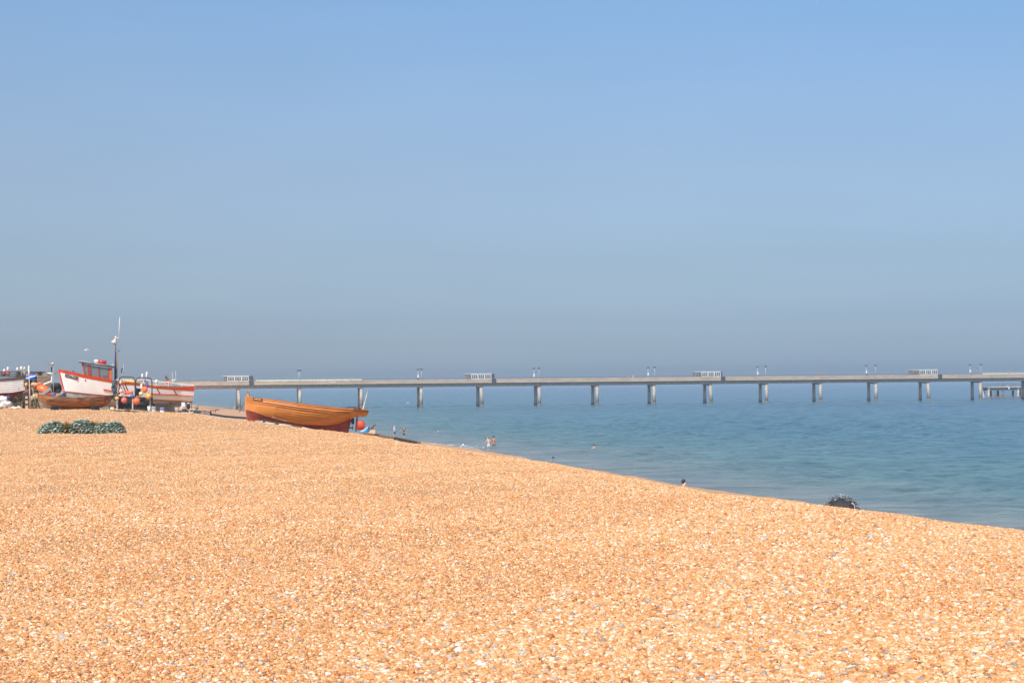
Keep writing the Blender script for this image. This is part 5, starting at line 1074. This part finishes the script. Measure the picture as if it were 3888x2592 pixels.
# two by the water
def atw(px, Y): return spot(px, Y)
def beachp(px, Y, label, **k):
    x = (px-1944)/F*Y; return person(label, (x, Y, max(G(x, Y), k.pop('zmin', -.2))), **k)
arm_out = dict(eR=(-.20, -.02, .72), wR=(-.30, -.05, .66))
beachp(1495, 197, 'standing person in white top and dark shorts by the water edge', h=1.62, az=R(70), top=CW, bot=CB, hair=HBL, sk=SKNP, zmin=-.1)
beachp(1531, 193, 'standing person in dark swimsuit holding one arm out', h=1.5, az=R(-20), pose=arm_out, top=CK, bot=CK, hair=HBL, sk=SKN, zmin=-.1)
bend = dict(pel=(0, .1, .42), wst=(0, .03, .50), chs=(0, -.08, .60), nck=(0, -.16, .68), hd0=(0, -.2, .71), hd1=(0, -.25, .76), sL=(.10, -.12, .66), eL=(.12, -.16, .48), wL=(.11, -.20, .34), sR=(-.10, -.12, .66), eR=(-.12, -.16, .48), wR=(-.11, -.20, .34), hL=(.05, .1, .40), hR=(-.05, .1, .40), kL=(.055, .02, .22), kR=(-.055, .02, .22), aL=(.055, .1, .045), aR=(-.055, .1, .045), tL=(.06, .02, .018), tR=(-.06, .02, .018))
beachp(1409, 208, 'long haired person leaning forward in dark clothes behind the varnished boat stern', h=1.75, az=R(100), pose=bend, top=CB, bot=CB, hair=HBR, long_hair=True, sk=SKN)
# bathers: two standing in the sea, three swimming
couple = 'bathers in the sea'
x1, x2 = (1852-1944)/F*166, (1871-1944)/F*168
lean = dict(wst=(.02, 0, .62), chs=(.04, -.02, .73), nck=(.05, -.05, .82), hd0=(.05, -.075, .86), hd1=(.05, -.085, .93), eR=(-.16, .0, .66), wR=(-.20, -.04, .52), eL=(.17, -.06, .68), wL=(.20, -.14, .60))
person('pale bather in white shorts standing in the sea, left of the dark haired one', (x1, 166, -.62), 1.62, R(200), lean, SKNP, HBL, None, CW, couple)
person('tanned dark haired bather in teal trunks standing in the sea', (x2, 168, -.72), 1.75, R(165), dict(eL=(.16, -.02, .66), wL=(.20, -.06, .53)), SKNT, HDK, None, CTL, couple)
def swimmer(px, wy, label, sk, hair, sink, h=1.65):
    Y = F*EZ/(wy-Hz(px)); x = (px-1944)/F*Y; person(label, (x, Y, -h*sink), h, R(20), dict(eL=(.19, -.08, .76), wL=(.24, -.2, .78), eR=(-.19, -.08, .76), wR=(-.24, -.2, .78)), sk, hair, None, CB, couple)
swimmer(1661, 1637, 'bather with dark wet hair and pink shoulders far out in the sea', SKNP, HDK, .80)
swimmer(2251, 1699, 'lone dark haired bather right of the standing pair', SKNP, HDK, .80)
swimmer(2096, 1742, 'bather with only a dark head above water, close to the crest', SKNT, HDK, .88)
# people beyond the bow of the varnished boat
beachp(876, 430, 'small distant person in navy standing on the far beach edge', h=1.5, az=R(120), top=CB, bot=CB, hair=HDK)
beachp(888, 434, 'distant person in pink by the first clear pier pile', h=1.15, az=R(30), top=CPK, bot=CPK, hair=HDK)

# people on the pier, feet on its deck
gpier = 'people on the pier'
def pp(px, label, lat=-2.6, h=1.7, az=0, **k):
    s = s_of(px, lat); return person(label, PP(s, lat, DECK), h, math.atan(.2)+R(az), group=gpier, full=False, **k)
walk = dict(kL=(.055, -.07, .28), aL=(.055, -.03, .06), tL=(.06, -.11, .03), kR=(-.055, .02, .28), aR=(-.055, .12, .07), tR=(-.06, .05, .02))
pp(705, 'person in violet top on the pier just right of the fishing boat', top=CVI, bot=CB, az=20)
pp(777, 'stooped small person in white on the pier left of the first shelter', h=1.45, top=CW, bot=CW, az=90, hair=HGY)
pp(1321, 'person in white with white hat on the pier before the second pile bent', top=CW, bot=CW, hat=CW, az=70)
pp(1667, 'person in white with dark hair left of the second shelter', h=1.6, top=CW, bot=CB, az=40)
pp(2383, 'left of a pair in white on the pier, leaning left', top=CW, bot=CW, hair=HBL, az=60)
pp(2390, 'middle person in brown of the trio left of a lamp pair', lat=-1.6, h=1.75, top=CBR, bot=CB, az=0)
pp(2397, 'right of a pair in white on the pier, with fair hair', h=1.75, top=CW, bot=CW, hair=HBL, az=-60)
pp(3110, 'person in bright red top with white hair on the pier', h=1.75, top=CR, bot=CR, hair=HGY, az=10)
pp(3114, 'person in pink beside the one in bright red', lat=-1.8, h=1.7, top=CPK, bot=CB, az=-20)
pp(3157, 'slim person in dull red walking alone on the pier', h=1.85, top=CR, bot=CBR, pose=walk, az=90)
pp(3219, 'person in green top walking towards the shelter in the distance', h=1.6, top=CG, bot=CB, pose=walk, az=90)
pp(3483, 'broad person in red standing in front of the farthest shelter', lat=-3.2, h=1.85, top=CR, bot=CR, az=0)
pp(3467, 'person in dark clothes at the left end of the farthest shelter', lat=-2.4, h=1.6, top=CB, bot=CB, az=30)
pp(3621, 'stooping person in brown right of the farthest shelter', h=1.75, top=CBR, bot=CBR, az=80, pose=lean)
pp(3677, 'person in white shirt with dark hair by the last visible lamp pair', h=1.55, top=CW, bot=CB, az=50)
pp(3834, 'person in white hat sitting upright near the right edge of the pier', h=1.75, top=CPK, bot=CB, hat=CW, az=20)
x = (3806-1944)/F*560; person('person leaning on the rail of the low landing stage', (x, 560.6, zt), 1.75, R(10), None, SKN, HDK, CVI, CB, None, full=False)
x = (3824-1944)/F*560; m = MB(); m.box((x, 560.6, zt+.25), (.7, .5, .5)); tag(m.build('cool_box', WHITE, None, origin=(x, 560.6, zt), bevel=.05), 'white box standing on the low landing stage', 'box')
bpy.context.view_layer.update(); dg = bpy.context.evaluated_depsgraph_get(); done = []
for o in SKINJOBS: done.append((o, bpy.data.meshes.new_from_object(o.evaluated_get(dg))))
for o, me in done:
    o.modifiers.clear(); o.data = me
    for p in me.polygons: p.use_smooth = True

# ------------------------------------------------------------------ gulls
def gull(label, c, wing, az, fly):
    o = thing('gull', label, 'gull', c, 'gulls'); c = Vector(c); q = Matrix.Rotation(az, 3, 'Z'); s = wing
    T = lambda x, y, z: c+q @ Vector((x*s, y*s, z*s))
    hz = 0 if fly else .16; m = MB()
    if fly: m.tube([T(-.22, 0, 0), T(-.1, 0, 0), T(.05, 0, .0), T(.17, 0, .02), T(.22, 0, .02)], [.012*s, .05*s, .065*s, .045*s, .02*s], 10)
    else: m.tube([T(-.2, 0, .1), T(-.1, 0, .15), T(.03, 0, .22), T(.09, 0, .32), T(.11, 0, .38), T(.14, 0, .39)], [.015*s, .07*s, .09*s, .055*s, .05*s, .03*s], 10)
    m.build('body', CW, o, True)
    m = MB(); bk = T(.22, 0, .02) if fly else T(.14, 0, .385); m.tube([bk, bk+q @ Vector((.06*s, 0, -.01*s))], [.014*s, .004*s], 6); m.build('beak', YLB, o)
    for sd in (-1, 1):
        m = MB()
        if fly: m.rows([[T(.07, sd*.04, .02), T(.09, sd*.25, .12), T(.0, sd*.5, .06)], [T(-.06, sd*.04, .02), T(-.02, sd*.25, .11), T(-.04, sd*.5, .055)]]); m.build('wing', WHITE, o, solid=.01)
        else: m.ball(T(-.06, sd*.08, .19), .14*s, 8, (1, .18, .35), q @ Matrix.Rotation(.5, 3, 'Y')); m.build('wing', GREYP, o, True)
        if not fly:
            m = MB(); m.tube([T(0, sd*.03, .13), T(0, sd*.03, 0), T(.05, sd*.03, 0)], .01*s, 5); m.build('leg', YLB, o)
gull('white gull flying low in the sky left of the mast', W(328, 1329, 150), 1.0, R(20), True)
gull('white gull flying over the sea beneath the pier deck', W(1548, 1529, 300), 1.1, R(0), True)
gull('faint gull very high in the sky near the top right', W(3106, 8, 330), 1.0, R(5), True)
gx_ = (1752-1944)/F*163; gull('white gull standing at the water edge beside the foam', (gx_, 163, max(0, G(gx_, 163))-.02), 1.0, R(30), False)
# kites of blue and red kit lying behind the varnished boat stern
c = W(1368, 1614, 90); o = thing('pop_up_tent', 'round red beach shelter behind the varnished boat stern', 'beach tent', spot(1368, 90))
m = MB(); rr = 17.5/sc(90); m.lathe(c, [(.02, -.25), (rr*.6, -.2), (rr, 0), (rr*.97, .02)], 24, Matrix.Rotation(R(100), 3, 'X') @ Matrix.Rotation(.0, 3, 'Z')); m.build('shell', mat('red_tent_cloth', (.62, .07, .04), .6, .06, 3), o, True)
m = MB(); m.tube([c+Vector((rr*math.cos(a), 0, rr*math.sin(a))) for a in np.linspace(0, 6.0, 24)], .02, 6); m.build('hoop', DKRED, o)
o = thing('canoe', 'bright blue pointed canoe end beside the red shelter', 'canoe', spot(1385, 89)); m = MB()
P = [(1364, 1637), (1374, 1636), (1397, 1620), (1394, 1640), (1385, 1641)]; V0 = [W(px, py, 89) for px, py in P]; V1 = [v_+Vector((.1, .5, 0)) for v_ in V0]; n = len(V0)
m.add(V0+V1, [tuple(range(n)), tuple(range(2*n-1, n-1, -1))]+[(i, i+n, (i+1) % n+n, (i+1) % n) for i in range(n)]); m.build('hull', CYANP, o, bevel=.03)
m = MB(); m.tube([W(1370, 1637, 88.9), W(1383, 1633, 88.9), W(1397, 1620, 88.9)], .02, 5); m.build('gunwale', WHITE, o)
m = MB(); m.box(W(1413, 1642, 150), (.7, .5, .5)); simple('beach_bag', 'tan bag on the shingle below the leaning person', 'bag', m, mat('tan_cloth', (.62, .38, .22), .8, .1), 1413, 150, bevel=.1)

# ------------------------------------------------------------------ foam at the water edge
fm = bpy.data.materials.new('sea_foam'); fm.use_nodes = True; t = fm.node_tree; b = t.nodes['Principled BSDF']; b.inputs['Base Color'].default_value = (.85, .86, .86, 1); b.inputs['Roughness'].default_value = .8
g_ = t.nodes.new('ShaderNodeNewGeometry'); n_ = t.nodes.new('ShaderNodeTexNoise'); n_.inputs['Scale'].default_value = 1.3; n_.inputs['Detail'].default_value = 8; n_.inputs['Roughness'].default_value = .75; t.links.new(g_.outputs['Position'], n_.inputs['Vector'])
r_ = t.nodes.new('ShaderNodeValToRGB'); r_.color_ramp.elements[0].position = .50; r_.color_ramp.elements[1].position = .60; t.links.new(n_.outputs['Fac'], r_.inputs[0]); t.links.new(r_.outputs[0], b.inputs['Alpha'])
m = MB(); rows = []
for y in np.linspace(157, 180, 40):
    xs = float(np.interp(y, SY, SX)); wv = 1.6+.8*math.sin(y*.35)
    lo = xs-.8+.3*math.sin(y*.9); hi = xs+wv*sm(157, 162, y)*(1-sm(172, 180, y))
    rows.append([(lo+(hi-lo)*k/4, y, max(G(lo+(hi-lo)*k/4, y), 0)+.03) for k in range(5)])
m.rows(rows); tag(m.build('foam', fm, None, True), kind='stuff')
